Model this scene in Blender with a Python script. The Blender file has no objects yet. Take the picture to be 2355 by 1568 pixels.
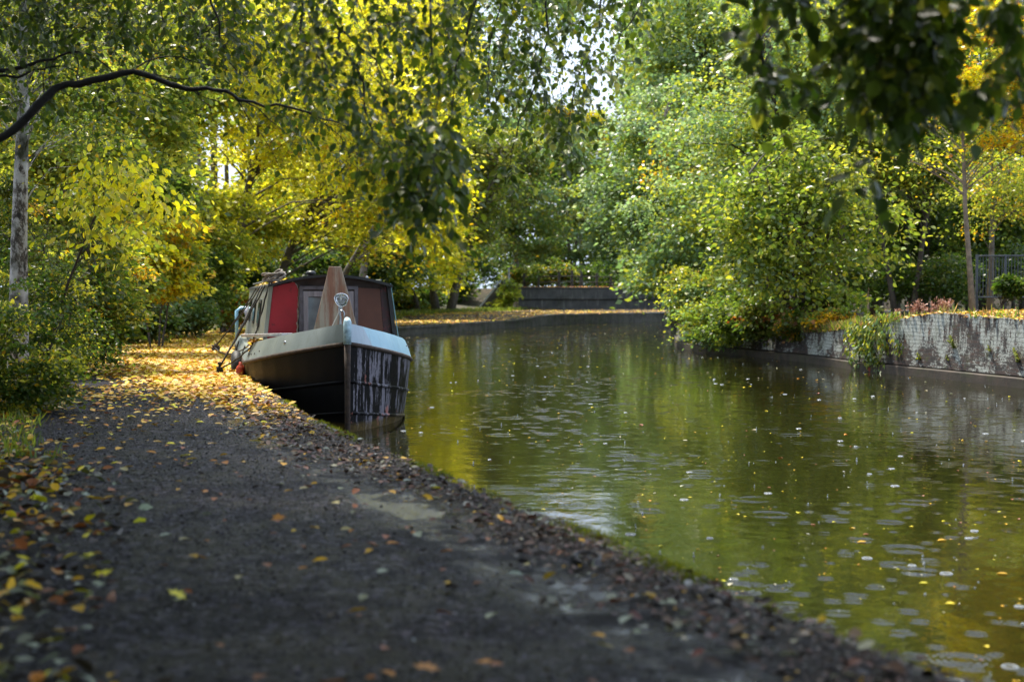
import bpy, math, random
import numpy as np
from mathutils import Vector, Matrix

scene = bpy.context.scene
COL = scene.collection
random.seed(7)

# ------------------------------------------------------------------ camera frame
F = 2354 * 50 / 36.0
TH = math.atan(106 / F)
CAM = np.array([0.0, 0.0, 1.12])
WZ = -0.50                                   # water level


def at(x, y, Y):
    """world point at depth Y seen at photo position (x, y) of a 2354 x 1568 view"""
    a, b = (x - 1177) / F, -(y - 784) / F
    d = np.array([a, math.cos(TH) + b * math.sin(TH), -math.sin(TH) + b * math.cos(TH)])
    return CAM + d * (Y / d[1])


# ------------------------------------------------------------------ tagging
def tag(o, label=None, cat=None, group=None, kind=None):
    if label: o['label'] = label
    if cat: o['category'] = cat
    if group: o['group'] = group
    if kind: o['kind'] = kind
    return o


def empty(name, loc, rz=0.0):
    o = bpy.data.objects.new(name, None)
    COL.objects.link(o)
    o.location = loc
    o.rotation_euler = (0, 0, rz)
    o.empty_display_size = 0.2
    return o


def copy_tree(o, parent=None):
    c = o.copy()
    COL.objects.link(c)
    c.parent = parent
    for ch in list(o.children):
        copy_tree(ch, c)
    return c


# ------------------------------------------------------------------ mesh builder
class MB:
    def __init__(self):
        self.v, self.f, self.m = [], [], []

    def add(self, verts, faces, mi=0):
        b = len(self.v)
        self.v += [tuple(p) for p in verts]
        self.f += [tuple(i + b for i in f) for f in faces]
        self.m += [mi] * len(faces)
        return self

    def box(self, c, s, rz=0.0, mi=0, tilt=None):
        hx, hy, hz = s[0] / 2, s[1] / 2, s[2] / 2
        R = Matrix.Rotation(rz, 3, 'Z')
        if tilt is not None: R = R @ Matrix.Rotation(tilt[0], 3, tilt[1])
        vs = [Vector(c) + R @ Vector((x, y, z)) for x in (-hx, hx) for y in (-hy, hy) for z in (-hz, hz)]
        return self.add(vs, [(0, 1, 3, 2), (4, 6, 7, 5), (0, 4, 5, 1), (2, 3, 7, 6), (0, 2, 6, 4), (1, 5, 7, 3)], mi)

    def tube(self, pts, rad, n=8, mi=0, cap=True):
        pts = [Vector(p) for p in pts]
        if not hasattr(rad, '__len__'): rad = [rad] * len(pts)
        rings = []
        t0 = (pts[1] - pts[0]).normalized()
        up = Vector((0, 0, 1)) if abs(t0.z) < 0.9 else Vector((1, 0, 0))
        nrm = t0.cross(up).normalized()
        vs = []
        for i, p in enumerate(pts):
            a, c = pts[max(i - 1, 0)], pts[min(i + 1, len(pts) - 1)]
            t = (c - a)
            t = t.normalized() if t.length > 1e-9 else t0
            nrm = (nrm - t * nrm.dot(t))
            nrm = nrm.normalized() if nrm.length > 1e-6 else t.orthogonal().normalized()
            bn = t.cross(nrm)
            for k in range(n):
                an = 2 * math.pi * k / n
                vs.append(p + (nrm * math.cos(an) + bn * math.sin(an)) * rad[i])
        fs = []
        for i in range(len(pts) - 1):
            for k in range(n):
                a, b = i * n + k, i * n + (k + 1) % n
                fs.append((a, b, b + n, a + n))
        if cap:
            fs.append(tuple(range(n - 1, -1, -1)))
            fs.append(tuple(range((len(pts) - 1) * n, len(pts) * n)))
        return self.add(vs, fs, mi)

    def lathe(self, prof, n=16, c=(0, 0, 0), axis='Z', mi=0):
        vs, fs = [], []
        for r, h in prof:
            for k in range(n):
                a = 2 * math.pi * k / n
                p = (r * math.cos(a), r * math.sin(a), h)
                if axis == 'Y': p = (p[0], p[2], p[1])
                vs.append((p[0] + c[0], p[1] + c[1], p[2] + c[2]))
        for i in range(len(prof) - 1):
            for k in range(n):
                a, b = i * n + k, i * n + (k + 1) % n
                fs.append((a, b, b + n, a + n))
        return self.add(vs, fs, mi)

    def grid(self, rows, mi=0, flip=False):
        nr, nc = len(rows), len(rows[0])
        vs = [p for r in rows for p in r]
        fs = []
        for i in range(nr - 1):
            for j in range(nc - 1):
                q = (i * nc + j, i * nc + j + 1, (i + 1) * nc + j + 1, (i + 1) * nc + j)
                fs.append(q[::-1] if flip else q)
        return self.add(vs, fs, mi)

    def prism(self, poly, d, mi=0):
        """polygon (list of 3-d points) extruded by the vector d"""
        n = len(poly)
        vs = [Vector(p) for p in poly] + [Vector(p) + Vector(d) for p in poly]
        fs = [tuple(range(n)), tuple(range(2 * n - 1, n - 1, -1))]
        fs += [(i, i + n, (i + 1) % n + n, (i + 1) % n) for i in range(n)]
        return self.add(vs, fs, mi)

    def build(self, name, mats, parent=None, smooth=False, bevel=0.0, fix=True):
        me = bpy.data.meshes.new(name)
        me.from_pydata(self.v, [], self.f)
        if not isinstance(mats, (list, tuple)): mats = [mats]
        for m in mats: me.materials.append(m)
        me.polygons.foreach_set('material_index', self.m)
        if fix:
            import bmesh
            bm = bmesh.new(); bm.from_mesh(me)
            bmesh.ops.recalc_face_normals(bm, faces=bm.faces)
            bm.to_mesh(me); bm.free()
        if smooth: me.polygons.foreach_set('use_smooth', [True] * len(me.polygons))
        o = bpy.data.objects.new(name, me)
        COL.objects.link(o)
        o.parent = parent
        if bevel:
            b = o.modifiers.new('bev', 'BEVEL'); b.width = bevel; b.segments = 2
            b.limit_method = 'ANGLE'; b.angle_limit = 0.7
        return o


# ------------------------------------------------------------------ node helper
class N:
    def __init__(self, name):
        self.mat = bpy.data.materials.new(name)
        self.mat.use_nodes = True
        self.t = self.mat.node_tree
        self.t.nodes.clear()
        self.out = self.t.nodes.new('ShaderNodeOutputMaterial')

    def n(self, typ, **kw):
        nd = self.t.nodes.new('ShaderNode' + typ)
        for k, v in kw.items():
            if k.startswith('i_'):
                key = k[2:]
                key = int(key) if key.isdigit() else key.replace('_', ' ')
                if hasattr(v, 'is_output'): self.t.links.new(v, nd.inputs[key])
                else: nd.inputs[key].default_value = v
            else:
                setattr(nd, k, v)
        return nd

    def coord(self, kind='Object', scale=(1, 1, 1), loc=(0, 0, 0)):
        tc = self.n('TexCoord')
        return self.n('Mapping', i_Vector=tc.outputs[kind], i_Scale=scale, i_Location=loc).outputs[0]

    def noise(self, vec, scale, detail=4, rough=0.55, out=0):
        return self.n('TexNoise', i_Vector=vec, i_Scale=scale, i_Detail=detail, i_Roughness=rough).outputs[out]

    def ramp(self, fac, stops, interp='LINEAR'):
        r = self.n('ValToRGB', i_0=fac)
        cr = r.color_ramp
        cr.interpolation = interp
        while len(cr.elements) < len(stops): cr.elements.new(0.5)
        for e, (p, c) in zip(cr.elements, stops):
            e.position = p
            e.color = (c, c, c, 1) if not hasattr(c, '__len__') else (*c, 1)
        return r.outputs[0]

    def mix(self, a, b, fac, blend='MIX'):
        m = self.n('Mix', data_type='RGBA', blend_type=blend)
        for sock, v in ((m.inputs[0], fac), (m.inputs[6], a), (m.inputs[7], b)):
            if hasattr(v, 'is_output'): self.t.links.new(v, sock)
            else: sock.default_value = (*v, 1) if hasattr(v, '__len__') else v
        return m.outputs[2]

    def math(self, op, a, b=0.0, clamp=False):
        m = self.n('Math', operation=op, use_clamp=clamp)
        for s, v in ((m.inputs[0], a), (m.inputs[1], b)):
            if hasattr(v, 'is_output'): self.t.links.new(v, s)
            else: s.default_value = v
        return m.outputs[0]

    def attr(self, name, out='Color'):
        return self.n('Attribute', attribute_name=name).outputs[out]

    def bump(self, h, strength=0.3, dist=0.02):
        return self.n('Bump', i_Height=h, i_Strength=strength, i_Distance=dist).outputs[0]

    def bsdf(self, color, rough=0.6, normal=None, metal=0.0, spec=0.5, **kw):
        p = self.n('BsdfPrincipled')
        for key, v in (('Base Color', color), ('Roughness', rough), ('Metallic', metal), ('Specular IOR Level', spec), ('Normal', normal)):
            if v is None: continue
            if hasattr(v, 'is_output'): self.t.links.new(v, p.inputs[key])
            else: p.inputs[key].default_value = (*v, 1) if hasattr(v, '__len__') else v
        for k, v in kw.items():
            key = k.replace('_', ' ')
            if hasattr(v, 'is_output'): self.t.links.new(v, p.inputs[key])
            else: p.inputs[key].default_value = v
        return p.outputs[0]

    def done(self, surf):
        self.t.links.new(surf, self.out.inputs['Surface'])
        return self.mat


def mat_simple(name, c, rough=0.6, var=0.25, scale=6.0, bump=0.15, metal=0.0, spec=0.5, detail=5, bscale=None):
    k = N(name)
    v = k.coord()
    n1 = k.noise(v, scale, detail)
    lo = tuple(x * (1 - var) for x in c); hi = tuple(min(1, x * (1 + var)) for x in c)
    col = k.ramp(n1, [(0.3, lo), (0.7, hi)])
    bm = k.bump(k.noise(v, bscale or scale * 4, 4), bump, 0.01)
    rg = k.ramp(k.noise(v, scale * 1.7, 3), [(0.3, max(0, rough - 0.12)), (0.7, min(1, rough + 0.12))])
    return k.done(k.bsdf(col, rg, bm, metal, spec))


# ------------------------------------------------------------------ leaf machinery
def leaf_material(name, trans=0.45, spec=0.45, rough=0.4, tint=(1.32, 1.38, 0.8)):
    k = N(name)
    c = k.attr('leafcol')
    pb = k.bsdf(c, rough, None, 0, spec)
    tr = k.n('BsdfTranslucent', i_Color=k.mix(c, (*tint,), 1.0, 'MULTIPLY'))
    return k.done(k.n('MixShader', i_0=trans, i_1=pb, i_2=tr.outputs[0]).outputs[0])


LEAF = leaf_material('leaf', .58, .5, .32)
LEAFN = leaf_material('near_leaf', .42, .5, .3)
LITTER = leaf_material('leaf_litter', trans=0.1, spec=0.3, rough=0.5)

T4 = (np.array([[0, 0, 0], [.34, .45, .05], [0, 1, -.03], [-.34, .45, .05]]), [[0, 1, 2, 3]])
T6 = (np.array([[0, 0, 0], [.27, .28, .07], [.27, .66, .07], [0, 1, -.06], [-.27, .66, .07], [-.27, .28, .07]]),
      [[0, 1, 2, 3], [0, 3, 4, 5]])
# rounded near leaf with a pointed tip and a short stalk, folded along its midrib
_h = [(.015, -.22), (.02, 0), (.2, .09), (.33, .28), (.35, .5), (.25, .74), (.1, .92)]
_v = [(0, -.22, 0), (0, 0, 0), (0, .3, -.03), (0, .65, -.03), (0, 1.05, -.1)]
T16 = (np.array(_v + [(x, y, .07 * x / .35 - .03 * y * y) for x, y in _h[2:]] + [(-x, y, .07 * x / .35 - .03 * y * y) for x, y in _h[2:]]
                + [(.014, -.2, 0), (-.014, -.2, 0)]),
       [[1, 5, 6, 2], [2, 6, 7, 3], [3, 7, 8, 4], [8, 9, 4, 4][:3], [2, 11, 10, 1], [3, 12, 11, 2], [4, 13, 12, 3], [4, 14, 13], [15, 1, 16]])
# broad maple-like leaf for litter
_a = []
for i, (an, r) in enumerate([(-90, .1), (-50, .45), (-20, .3), (5, .55), (35, .36), (62, .6), (76, .4), (90, .75), (104, .4), (118, .6), (145, .36), (175, .55), (200, .3), (230, .45)]):
    _a.append((r * math.cos(math.radians(an)), .35 + r * math.sin(math.radians(an)), .1 * r * r))
T14 = (np.array([(0, .35, 0)] + _a), [[0, i + 1, (i + 1) % 14 + 1] for i in range(14)])


def norm(a):
    return a / np.maximum(np.linalg.norm(a, axis=1, keepdims=True), 1e-9)


class Leaves:
    def __init__(self):
        self.parts = []

    def add(self, T, pos, axis, nrm, size, col):
        if len(pos) == 0: return
        self.parts.append((T, np.asarray(pos, float), np.asarray(axis, float), np.asarray(nrm, float), np.asarray(size, float), np.asarray(col, float)))

    def count(self):
        return sum(len(p[1]) for p in self.parts)

    def build(self, name, mat, parent=None, smooth=True, origin=None):
        V, L, S, C = [], [], [], []
        base = 0
        for T, pos, axis, nrm, size, col in self.parts:
            tv, tf = T
            n = len(pos)
            y = norm(axis)
            x = norm(np.cross(y, nrm))
            z = np.cross(x, y)
            v = (tv[None, :, 0:1] * x[:, None, :] + tv[None, :, 1:2] * y[:, None, :] + tv[None, :, 2:3] * z[:, None, :]) * size[:, None, None] + pos[:, None, :]
            V.append(v.reshape(-1, 3))
            off = (np.arange(n) * len(tv) + base)[:, None]
            for f in tf:
                L.append((off + np.array(f)[None, :]).ravel())
                S.append(np.full(n, len(f)))
                C.append(col)
            base += n * len(tv)
        V = np.concatenate(V)
        if origin is not None: V = V - np.asarray(origin)[None, :]
        Lc = np.concatenate(L).astype(np.int32)
        S = np.concatenate(S).astype(np.int32)
        C = np.concatenate(C)
        me = bpy.data.meshes.new(name)
        me.vertices.add(len(V)); me.vertices.foreach_set('co', V.astype(np.float32).ravel())
        me.loops.add(len(Lc)); me.loops.foreach_set('vertex_index', Lc)
        me.polygons.add(len(S))
        st = np.concatenate([[0], np.cumsum(S)[:-1]]).astype(np.int32)
        me.polygons.foreach_set('loop_start', st)
        me.update(calc_edges=True)
        at_ = me.attributes.new('leafcol', 'FLOAT_COLOR', 'FACE')
        at_.data.foreach_set('color', np.concatenate([C, np.ones((len(C), 1))], 1).astype(np.float32).ravel())
        if smooth: me.polygons.foreach_set('use_smooth', np.ones(len(S), bool))
        me.materials.append(mat)
        o = bpy.data.objects.new(name, me)
        COL.objects.link(o)
        o.parent = parent
        return o


# leaf colours (linear base colours)
YEL = (.70, .605, .025); LEM = (.64, .58, .06); GOLD = (.64, .37, .015); ORG = (.5, .2, .02); RUST = (.25, .08, .02)
YG = (.34, .345, .045); LG = (.20, .25, .035); GRN = (.095, .145, .025); DKG = (.045, .085, .012); BLG = (.17, .26, .13); MINT_GLINT = (.30, .38, .24); OLV = (.14, .15, .028)  # the mint tone paints waxy leaf glints into the leaf colour
PAL_YEL = [(YEL, 5), (LEM, 5), (GOLD, .5), (YG, 3), (LG, 2)]
PAL_YG = [(YG, 4), (LEM, 2), (LG, 4), (GRN, 2)]
PAL_GRN = [(LG, 3), (GRN, 5), (YG, 1.2), (DKG, 1)]
PAL_BLG = [(BLG, 5), (GRN, 1.5), (LG, 2.5), (MINT_GLINT, 1.5), (YG, 1.2)]
PAL_OLV = [(OLV, 4), (GRN, 4), (BLG, 2), (YG, .7), (GOLD, .15)]
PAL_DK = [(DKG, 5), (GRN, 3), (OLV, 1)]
PAL_HEDGE = [(GRN, 4), (LG, 4), (OLV, 1.5), (YG, 3.5), (LEM, 1.6), (GOLD, .5)]
PAL_ORG = [(GOLD, 3), (YEL, 5), (ORG, .6), (YG, 3), (LG, 1)]
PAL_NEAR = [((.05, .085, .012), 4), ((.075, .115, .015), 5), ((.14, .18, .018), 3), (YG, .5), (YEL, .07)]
PAL_LIT = [(GOLD, 6), (YEL, 2), (ORG, 2.5), ((.68, .43, .10), 4), (RUST, 1.0), ((.68, .46, .2), 1.5)]


def pick(rng, pal, n, bias=None, mixp=0.55):
    cols = np.array([p[0] for p in pal]); w = np.array([p[1] for p in pal], float); w /= w.sum()
    idx = rng.choice(len(pal), n, p=w)
    c = cols[idx]
    if bias is not None:
        use = rng.random(n) < mixp
        c = np.where(use[:, None], bias, c)
    return np.clip(c * rng.uniform(.75, 1.25, (n, 1)) * rng.uniform(.92, 1.08, (n, 3)), 0, .9)


BARK = mat_simple('dark_bark', (.06, .048, .035), .85, .45, 9, .6, bscale=40)
BARK2 = mat_simple('grey_bark', (.13, .11, .085), .85, .4, 7, .6, bscale=35)
BRANCH = mat_simple('wet_branch', (.012, .0095, .008), .65, .4, 20, .4, bscale=80)


def scatter_clump(L, rng, T, c, r, n, size, pal, bias, flat=.5, droop=.35, mixp=.55):
    d = rng.normal(0, 1, (n, 3)) * np.array([1, 1, flat]) * r * .52
    pos = np.asarray(c)[None, :] + d
    pos[:, 2] -= .22 * (d[:, 0] ** 2 + d[:, 1] ** 2) / max(r, .05)
    ax = np.concatenate([d[:, :2] / max(r, .05) + rng.normal(0, .7, (n, 2)), rng.normal(-droop, .45, (n, 1))], 1)
    nr = np.concatenate([rng.normal(0, .75, (n, 2)), rng.uniform(.2, 1.1, (n, 1))], 1)
    L.add(T, pos, ax, nr, size * rng.uniform(.6, 1.25, n), pick(rng, pal, n, bias, mixp))


def tree(name, label, cat, base, H, crown_c, crown_r, nclump, nleaf, clump_r, size, pal, trunk_r=.12, seed=0, group=None,
         stems=1, T=T4, bark=None, flat=.5, inner=.35, mixp=.55, lean=(0, 0), limb_r=None, low=None, trunk_pts=None, droop=.35):
    """a tree or shrub: Empty > trunk (trunk, limbs), crown (leaf clumps through its volume)"""
    rng = np.random.default_rng(seed)
    base = np.array(base, float)
    root = empty(name, tuple(base))
    tag(root, label, cat, group)
    crown_c = np.array(crown_c, float); cr = np.array(crown_r, float)
    mb = MB()
    tops = []
    for s in range(stems):
        if trunk_pts is not None:
            pts = [np.array(p) - base for p in trunk_pts]
        else:
            a = 2 * math.pi * (s + rng.random()) / max(stems, 1)
            sp = 0 if stems == 1 else .55 + .35 * rng.random()
            o = np.array([math.cos(a), math.sin(a), 0])
            top = np.array([crown_c[0] - base[0], crown_c[1] - base[1], min(H * .96, crown_c[2] + cr[2] * .55 - base[2])]) + o * sp * cr[0] * .5
            ctl = np.array([lean[0], lean[1], 0])
            nseg = 9
            pts = []
            for i in range(nseg):
                t = i / (nseg - 1)
                p = o * (max(.1, trunk_r * 1.6) if stems > 1 else 0) * (1 + 3 * t) + (top - o * .1) * np.array([t ** 1.5, t ** 1.5, t]) + ctl * math.sin(t * math.pi)
                p += rng.normal(0, .025 * H / 8, 3) * np.array([1, 1, 0]) * (i > 0)
                pts.append(p)
            pts[0][2] -= .25
        k = len(pts)
        rad = [trunk_r * (1 if stems == 1 else .7) * ((1 - i / (k - 1)) ** .8 * .9 + .1) * (1.25 if i == 0 else 1) for i in range(k)]
        mb.tube(pts, rad, 8)
        tops.append((pts, rad))
    L = Leaves()
    cols = np.array([p[0] for p in pal]); w = np.array([p[1] for p in pal], float); w /= w.sum()
    ph = rng.uniform(0, 6.28, 6)
    for j in range(nclump):
        d = rng.normal(0, 1, 3); d /= np.linalg.norm(d)
        az = math.atan2(d[1], d[0])
        rr = (inner + (1 - inner) * rng.random() ** .5) * (1 + .16 * math.sin(3 * az + ph[0]) + .13 * math.sin(5 * d[2] + 2 * az + ph[1]))
        stray = rng.random() < .16
        if stray: rr *= rng.uniform(1.1, 1.4)
        c = crown_c + d * cr * rr
        if low is not None and c[2] < low: c[2] = low + rng.random() * .3
        cl = c - base
        pts, rad = tops[j % len(tops)]
        # limb from the trunk to the clump
        zt = np.clip(cl[2] - .35 * np.linalg.norm(cl[:2] - pts[-1][:2]) - .3, pts[1][2] * .6, pts[-1][2] * .97)
        zs = np.array([p[2] for p in pts])
        ti = np.interp(zt, zs, np.arange(len(pts)))
        i0 = int(min(ti, len(pts) - 2)); fr = ti - i0
        s = pts[i0] * (1 - fr) + pts[i0 + 1] * fr
        r0 = (limb_r or trunk_r * .28) * rng.uniform(.5, 1)
        m1 = s + (cl - s) * .5 + np.array([0, 0, .12 * np.linalg.norm(cl - s)]) + rng.normal(0, .08, 3)
        mb.tube([s, s * .6 + m1 * .4 + np.array([0, 0, .03]), m1, cl], [r0, r0 * .75, r0 * .5, r0 * .18], 5, cap=False)
        bias = cols[rng.choice(len(cols), p=w)]
        n = int(nleaf * rng.uniform(.5, 1.5) * (.4 if stray else 1))
        scatter_clump(L, rng, T, c, clump_r * rng.uniform(.6, 1.6) * np.array([1.0, 1.0, 1.0])[0], n, size, pal, bias, flat * rng.uniform(.6, 1.3), droop, mixp=mixp)
    mb.build('trunk', bark or BARK, root, smooth=True, fix=False)
    L.build('crown', LEAF, root, origin=base)
    return root


# ================================================================== SETTING
# left quay edge X(Y) and right wall face X(Y)
LY = np.array([-20, 4.15, 4.8, 5.29, 6.46, 7.44, 9.0, 10.55, 12.33, 17.03, 20.5, 24, 28, 36, 45, 52, 57.6, 66.2, 77.3, 88.3, 92, 97, 112])
LX = np.array([11, 1.30, 1.06, .846, .44, .05, -.487, -1.055, -1.648, -3.0, -3.98, -4.66, -5.5, -7.0, -7.4, -6.0, -4.16, -1.36, 2.36, 9.5, 14, 32, 110])
RY = np.array([-20, 0, 24.7, 27.6, 30.4, 33.9, 37.8, 39.8, 44, 52, 64, 74, 82, 88, 112])
RX = np.array([22, 15.9, 8.9, 8.25, 7.48, 7.15, 6.3, 5.33, 5.2, 6, 10, 18, 34, 62, 150])
PY = np.array([-20, 4.1, 11.37, 15, 21.3, 30, 40, 51, 64, 78, 92, 103, 106, 112])
PX = np.array([5, -1.5, -4.09, -5.2, -7.1, -9.4, -11.2, -10.6, -8.8, -6.1, -2.6, .2, 10, 40])
ZRY = np.array([-20, 20, 24.7, 26.8, 27.5, 28.3, 29.6, 30.4, 33, 37, 40, 50, 66, 112])
ZR = np.array([.67, .67, .68, .74, .775, .72, .56, .48, .3, .16, .08, .05, .05, .05])
QY = np.array([-20, 28, 46, 70, 76, 90, 112]); QZ = np.array([0, 0, -.14, -.125, .06, .04, .04])
zq = lambda y: float(np.interp(y, QY, QZ))
fL = lambda y: float(np.interp(y, LY, LX))
fR = lambda y: float(np.interp(y, RY, RX))
fP = lambda y: float(np.interp(y, PY, PX))
fZR = lambda y: float(np.interp(y, ZRY, ZR))
COPE = .36                                   # width of the stone coping in X

Ys = np.unique(np.concatenate([np.arange(-18, 4, 2.0), np.arange(4, 26, .4), np.arange(26, 106, 1.0)]))


def gnoise(x, y):
    return .5 * math.sin(.9 * x + 1.3 * y) * math.sin(.7 * y - .4 * x + 1) + .3 * math.sin(2.1 * x - 1.7 * y)


def zleft(x, y):
    d = max(0.0, fP(y) - x)
    z = zq(y) - .012 + min(1.3, .10 * max(0, d - .3)) + .03 * gnoise(x, y) * min(1, d)
    return z


SOIL = None


def make_ground():
    k = N('leafy_soil')
    v = k.coord()
    n1 = k.noise(v, 1.3, 6)
    n2 = k.noise(v, 14, 5, .7)
    c = k.ramp(n2, [(.3, (.018, .014, .009)), (.5, (.045, .034, .018)), (.62, (.09, .06, .025)), (.72, (.16, .1, .03))])
    c = k.mix(c, (.02, .028, .008), k.ramp(n1, [(.42, 0.0), (.62, .8)]))
    m = k.done(k.bsdf(c, .85, k.bump(n2, .8, .05)))
    mb = MB()
    rows = []
    off = [0, .12, .5, 1.2, 2.2, 3.5, 6, 10, 18, 40, 110, 260]
    for y in Ys:
        e = fL(y) - COPE * (.9)
        p = min(fP(y), e - .3)
        row = [(e, y, zq(y) - .012), ((e + p) / 2, y, zq(y) - .012)] + [(p - o, y, zleft(p - o, y)) for o in off]
        rows.append(row)
    mb.grid(rows)
    rows = []
    for y in Ys:
        r = fR(y) + .3
        row = []
        for o in [0, .2, .7, 1.5, 3, 5, 8, 14, 30, 80, 200]:
            z = fZR(y) - .03 + min(.35, .045 * o) + .03 * gnoise(r + o, y) * min(1, o)
            row.append((r + o, y, z))
        rows.append(row)
    mb.grid(rows)
    # beyond the bend, up to the horizon
    rows = []
    for y in [105, 106, 112, 130, 180, 300, 900]:
        rows.append([(x, y, .02 if y == 105 else 1.6) for x in np.linspace(-700, 700, 15)])
    mb.grid(rows)
    tag(mb.build('ground', m, smooth=True), 'dark leafy soil under the trees on both banks', 'ground', kind='structure')
    return m


SOIL = make_ground()


# ------------------------------------------------------------------ towpath
def make_path():
    k = N('wet_tarmac')
    v = k.coord()
    e = k.attr('edge', 'Fac')
    fine = k.n('TexVoronoi', i_Vector=v, i_Scale=70.0).outputs['Distance']
    grain = k.noise(v, 160, 3, .7)
    big = k.noise(v, .9, 5, .6)
    mid = k.noise(v, 5, 5, .6)
    base = k.ramp(grain, [(.3, (.012, .0115, .014)), (.55, (.034, .032, .038)), (.75, (.11, .105, .115))])
    g2 = k.noise(v, 42, 4, .8)
    base = k.mix(base, k.ramp(g2, [(.35, (.006, .006, .007)), (.5, (.035, .032, .036)), (.66, (.13, .12, .125))]), .55)
    st_ = k.n('SeparateColor', i_0=k.n('TexVoronoi', i_Vector=v, i_Scale=30.0).outputs['Color']).outputs[0]
    base = k.mix(base, k.ramp(st_, [(.0, (.004, .004, .005)), (.5, (.02, .019, .022)), (.72, (.08, .076, .084)), (.9, (.30, .29, .31)), (1.0, (.5, .48, .5))]), .7)
    base = k.mix(base, (.10, .085, .03), k.ramp(k.noise(k.coord(loc=(3, 7, 0)), 1.6, 6, .65), [(.55, 0.0), (.72, .5)]))
    base = k.mix(base, (.34, .315, .41), 1.0, 'MULTIPLY')
    # pale concrete strip between tarmac and mulch
    wob = k.math('ADD', e, k.math('MULTIPLY', k.math('SUBTRACT', mid, .5), .38))
    strip = k.ramp(wob, [(.28, 1.0), (.31, 1.0), (.66, 1.0), (.78, 0.0)])
    base = k.mix(base, k.ramp(g2, [(.3, (.007, .007, .009)), (.7, (.022, .022, .027))]), k.math('MULTIPLY', strip, .75))
    # joint line of the tarmac
    jl = k.ramp(e, [(.735, 0.0), (.745, 1.0), (.765, 1.0), (.775, 0.0)])
    base = k.mix(base, (.012, .012, .012), k.math('MULTIPLY', jl, .7))
    mulch = k.ramp(wob, [(.24, 1.0), (.36, 0.0)])
    mcol = k.ramp(k.noise(v, 38, 5, .75), [(.3, (.008, .006, .004)), (.52, (.028, .019, .012)), (.66, (.075, .045, .028)), (.78, (.2, .13, .09))])
    base = k.mix(base, mcol, mulch)
    wetn = k.ramp(k.math('ADD', k.math('MULTIPLY', big, .6), k.math('MULTIPLY', mid, .4)), [(.44, 0.0), (.54, 1.0)])
    wet2 = k.ramp(k.math('ADD', k.math('MULTIPLY', big, .5), k.math('MULTIPLY', mid, .5)), [(.45, 0.0), (.53, 1.0)])
    pud = k.math('MULTIPLY', strip, wet2)
    pud = k.math('MULTIPLY', pud, k.math('SUBTRACT', 1.0, mulch))
    rough = k.mix((.6, .6, .6), (.38, .38, .38), wetn)
    rough = k.mix(rough, (.06, .06, .06), pud)
    h = k.math('ADD', k.math('MULTIPLY', fine, .9), k.math('MULTIPLY', g2, 3.0))
    h = k.math('MULTIPLY', h, k.math('SUBTRACT', 1.0, k.math('MULTIPLY', pud, .93)))
    h = k.math('ADD', h, k.math('MULTIPLY', k.math('MULTIPLY', k.noise(v, 24, 5, .75), mulch), 4.0))
    base = k.mix(base, (.03, .03, .032), k.math('MULTIPLY', pud, .5))
    m = k.done(k.bsdf(base, rough, k.bump(h, 1.0, .012), 0, k.ramp(pud, [(0, .13), (1, .5)])))
    mb = MB()
    rows, ed = [], []
    S = [0, .06, .13, .2, .3, .42, .55, .7, .9, 1.2, 1.6, 2.1, 2.6, 3.2]
    yy = np.unique(np.concatenate([np.arange(-10, 4, 1.0), np.arange(4, 22, .14), np.arange(22, 104, .8)]))
    rng = np.random.default_rng(3)
    for y in yy:
        E = fL(y) - .10
        w = E - fP(y)
        ss = [s for s in S]
        row = []
        for s in ss:
            d = s / 3.2 * w if w > 3.2 or w < 3.2 else s
            # the first few metres from the edge are true distances
            d = s if s < 1.3 else 1.2 + (s - 1.2) / 2.0 * (w - 1.2)
            z = .004 + .006 * math.sin(.8 * y + d) + .012 * math.sin(d * .9)
            if d < .5: z += (.012 * rng.random()) * (1 - d / .5) + .004 * (1 - d / .5)
            z -= .02 * math.exp(-((d - .55) / .18) ** 2)
            row.append((E - d, y, zq(y) + max(z, -.006)))
            ed.append(d * .94)
        rows.append(row)
    mb.grid(rows)
    o = mb.build('towpath', m, smooth=True, fix=False)
    a = o.data.attributes.new('edge', 'FLOAT', 'POINT')
    a.data.foreach_set('value', ed)
    tag(o, 'wet dark tarmac towpath strewn with fallen leaves', 'path', kind='structure')


make_path()


# ------------------------------------------------------------------ quay walls
def stone_mat(name, lo, hi, streak, scale=3.0, moss=.5, rough=.75):
    k = N(name)
    v = k.coord()
    n1 = k.noise(v, scale, 6, .65)
    st = k.noise(k.coord(scale=(2.4, 2.4, .25)), scale * 1.4, 5, .7)
    c = k.ramp(n1, [(.3, lo), (.7, hi)])
    c = k.mix(c, streak, k.ramp(st, [(.56, 0.0), (.7, .6)]))
    c = k.mix(c, (.05, .07, .012), k.math('MULTIPLY', k.ramp(k.noise(v, scale * .7, 5, .7), [(.5, 0.0), (.62, 1.0)]), moss))
    return k.done(k.bsdf(c, rough, k.bump(k.noise(v, scale * 8, 6, .7), .7, .02)))


QUAY = stone_mat('quay_stone', (.05, .045, .04), (.16, .145, .125), (.2, .19, .17), 2.2, .55)


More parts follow.
